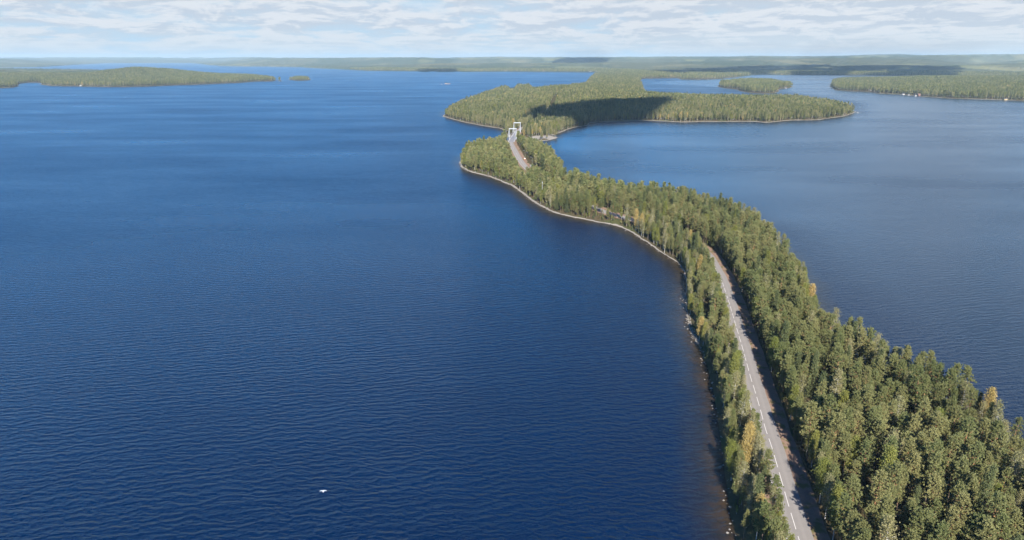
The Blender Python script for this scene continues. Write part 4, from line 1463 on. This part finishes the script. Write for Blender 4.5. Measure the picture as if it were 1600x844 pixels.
# reef with a few stones in the open water left of the peninsula
m_reef = mat_simple('reef_rock', (0.33, 0.25, 0.20), .9, var=.3, scale=.3)
gr = np.random.default_rng(9)
for i, (a_, b_, s_, lb) in enumerate(((697, 131.2, 5.5, 'largest reddish rock of the low reef in the open lake'), (702, 131.4, 4.0, 'middle rock of the low reef in the open lake'),
                                      (690, 131.6, 2.6, 'smallest rock at the left of the low reef'))):
    x, y = U(a_, b_, .5)
    ph, th = np.meshgrid(np.linspace(0, 2 * math.pi, 14, endpoint=False), np.linspace(.12, math.pi / 2 + .35, 7))
    rad = s_ * (1 + .22 * gr.normal(size=ph.shape))
    V = np.stack([rad * np.sin(th) * np.cos(ph) * 1.7, rad * np.sin(th) * np.sin(ph), rad * np.cos(th) * .55], -1).reshape(-1, 3)
    ii_, jj_ = np.meshgrid(np.arange(6), np.arange(14), indexing='ij')
    j3 = (jj_ + 1) % 14
    Fq = np.stack([ii_ * 14 + jj_, (ii_ + 1) * 14 + jj_, (ii_ + 1) * 14 + j3, ii_ * 14 + j3], -1).reshape(-1, 4)
    V = np.concatenate([V, [[0, 0, s_ * .56]]])
    top = np.array([(84, j, (j + 1) % 14) for j in range(14)]) if False else np.array([(len(V) - 1, j, (j + 1) % 14) for j in range(14)])
    me = mesh_np('reef_rock', V, [Fq, top], [m_reef], smooth=False)
    link('reef_rock', me, label=lb, cat='rock', group='rocks of the reef', loc=(x, y, 0))

# ------------------------------------------------------------------ gull
m_gull = mat_simple('white_feathers', (0.82, 0.82, 0.82), .7, var=.03)
m_gullw = mat_simple('pale_wing_feathers', (0.78, 0.79, 0.80), .7, var=.04)
m_beak = mat_simple('yellow_beak', (0.6, 0.4, 0.05), .5)
gx, gy = U(505, 767.5, 16.0)
gl = empty('gull', (gx, gy, 16.0), math.radians(60), label='white gull gliding low over the dark blue water', cat='gull')
gl.scale = (1.35, 1.35, 1.35)
gl.rotation_euler = (math.radians(4), math.radians(6), math.radians(14))
secs = [(-.34, .012, .01), (-.26, .045, .03), (-.12, .085, .07), (.02, .095, .085), (.14, .07, .07), (.20, .05, .055), (.255, .048, .05), (.29, .03, .03), (.30, .012, .012)]
V, Fc = [], []
for (yy, rx_, rz_) in secs:
    for j in range(10):
        t_ = 2 * math.pi * j / 10
        V.append((rx_ * math.cos(t_), yy, rz_ * math.sin(t_) + (.02 if yy > .18 else 0)))
for i in range(len(secs) - 1):
    for j in range(10):
        a0 = i * 10 + j; a1 = i * 10 + (j + 1) % 10
        Fc.append((a0, a1, a1 + 10, a0 + 10))
Fc.append(tuple(range(10))[::-1]); Fc.append(tuple((len(secs) - 1) * 10 + j for j in range(10)))
bb = MB(); bb.v, bb.f = V, Fc
body = bb.build('body', m_gull, gl)
for p_ in body.data.polygons: p_.use_smooth = True
for sx in (-1, 1):
    V, Fc = [], []
    st = [(0.05, .11, -.10, .03, .022), (.22, .16, -.07, .09, .018), (.42, .15, -.02, .12, .014), (.60, .06, -.06, .09, .01), (.74, -.07, -.12, .04, .006)]
    for (xx, le, te, zz_, th_) in st:
        V += [(sx * xx, le, zz_), (sx * xx, (le + te) / 2, zz_ + th_), (sx * xx, te, zz_), (sx * xx, (le + te) / 2, zz_ - th_ * .4)]
    for i in range(len(st) - 1):
        for j in range(4):
            a0 = i * 4 + j; a1 = i * 4 + (j + 1) % 4
            Fc.append((a0, a1, a1 + 4, a0 + 4))
    Fc.append((0, 1, 2, 3)); Fc.append((16, 17, 18, 19))
    wb = MB(); wb.v, wb.f = V, Fc
    wb.build('wing', m_gullw, gl)
tb = MB(); tb.v = [(-.03, -.30, 0), (.03, -.30, 0), (.09, -.46, .005), (-.09, -.46, .005), (-.03, -.30, .012), (.03, -.30, .012), (.09, -.46, .012), (-.09, -.46, .012)]
tb.f = [(0, 1, 2, 3), (4, 7, 6, 5), (0, 4, 5, 1), (1, 5, 6, 2), (2, 6, 7, 3), (3, 7, 4, 0)]
tb.build('tail', m_gull, gl)
MB().tube([(0, .295, .02), (0, .35, .01)], [.013, .004], 6).build('beak', m_beak, gl)

# ------------------------------------------------------------------ clouds that throw the shadows seen on the land
m_cloud, t = mat_new('cloud')
d_ = t.n('ShaderNodeBsdfDiffuse', {'Color': (0.9, 0.9, 0.9, 1)})
t.t.links.new(d_.outputs[0], t.n('ShaderNodeOutputMaterial').inputs[0])


def cloud(poly, alt, puff, n, label, seed):
    """heap of soft lumps filling the outline poly (ground metres), lifted along the sun's rays"""
    gc = np.random.default_rng(seed)
    P_ = np.array(poly, float)
    sh = SUN_DIR[:2] / SUN_DIR[2] * alt
    lo, hi = P_.min(0), P_.max(0)
    V, Fc, c_ = [], [], 0
    ph, th = np.meshgrid(np.linspace(0, 2 * math.pi, 12, endpoint=False), np.linspace(.15, math.pi - .15, 7))
    ii_, jj_ = np.meshgrid(np.arange(6), np.arange(12), indexing='ij'); j3 = (jj_ + 1) % 12
    Fq = np.stack([ii_ * 12 + jj_, (ii_ + 1) * 12 + jj_, (ii_ + 1) * 12 + j3, ii_ * 12 + j3], -1).reshape(-1, 4)
    pts = gc.uniform(lo, hi, (n * 6, 2))
    dd_ = poly_sd(pts[:, 0], pts[:, 1], P_, 3000)
    pts, dd_ = pts[dd_ > puff * .25], dd_[dd_ > puff * .25]
    pts, dd_ = pts[:n], dd_[:n]
    for p_, e_ in zip(pts, dd_):
        rad = min(puff * gc.uniform(.6, 1.3), e_ * 1.1 + puff * .2)
        k_ = rad * (1 + .12 * gc.normal(size=ph.shape))
        v = np.stack([k_ * np.sin(th) * np.cos(ph), k_ * np.sin(th) * np.sin(ph), k_ * np.cos(th) * .42], -1).reshape(-1, 3)
        v += np.array([p_[0] + sh[0], p_[1] + sh[1], alt + gc.uniform(-.1, .35) * puff])
        V.append(v); Fc.append(Fq + c_); c_ += len(v)
    me_ = mesh_np('cloud', np.concatenate(V), np.concatenate(Fc), [m_cloud], smooth=True)
    link('cloud', me_, kind='stuff', label=label, cat='cloud')


cloud(UP([(815, 185), (838, 173), (880, 168), (920, 164), (1000, 161), (1038, 158), (1046, 163), (1022, 171), (1004, 184), (960, 188), (925, 192), (895, 185), (850, 184), (828, 187)], 14), 1700, 34, 235,
      'white cloud whose shadow darkens the peninsula forest', 1)
cloud(UP([(1225, 117), (1245, 108), (1330, 106), (1430, 106), (1500, 108), (1490, 113), (1420, 117), (1300, 119)], 30), 1500, 130, 150,
      'white cloud whose shadow darkens the far right shore', 2)
cloud(UP([(1020, 104.5), (1060, 102.5), (1180, 101), (1290, 99.5), (1300, 102), (1180, 104.5), (1060, 106)], 60), 1700, 150, 120,
      'white cloud whose shadow crosses the far forest behind the bay', 3)
cloud(UP([(650, 113), (655, 110), (712, 110), (712, 113)], 8), 1100, 70, 120, 'small white cloud whose shadow darkens the distant islets', 4)
cloud(UP([(860, 98), (900, 96), (960, 96.5), (930, 99)], 60), 1900, 190, 90, 'white cloud whose shadow falls on the hills beyond the village', 5)

# ------------------------------------------------------------------ haze
m_haze = bpy.data.materials.new('haze'); m_haze.use_nodes = True
t = NT(m_haze.node_tree)
pv = t.n('ShaderNodeVolumePrincipled', {'Color': (0.57, 0.78, 0.90, 1), 'Density': 0.000045, 'Anisotropy': 0.0})
t.t.links.new(pv.outputs[0], t.n('ShaderNodeOutputMaterial').inputs['Volume'])
hb = MB().box((0, 0, (245 - 6) / 2), (62000, 62000, 251))
hz = hb.build('haze', m_haze, kind='stuff', label='thin pale blue haze over the lake and hills', cat='haze')
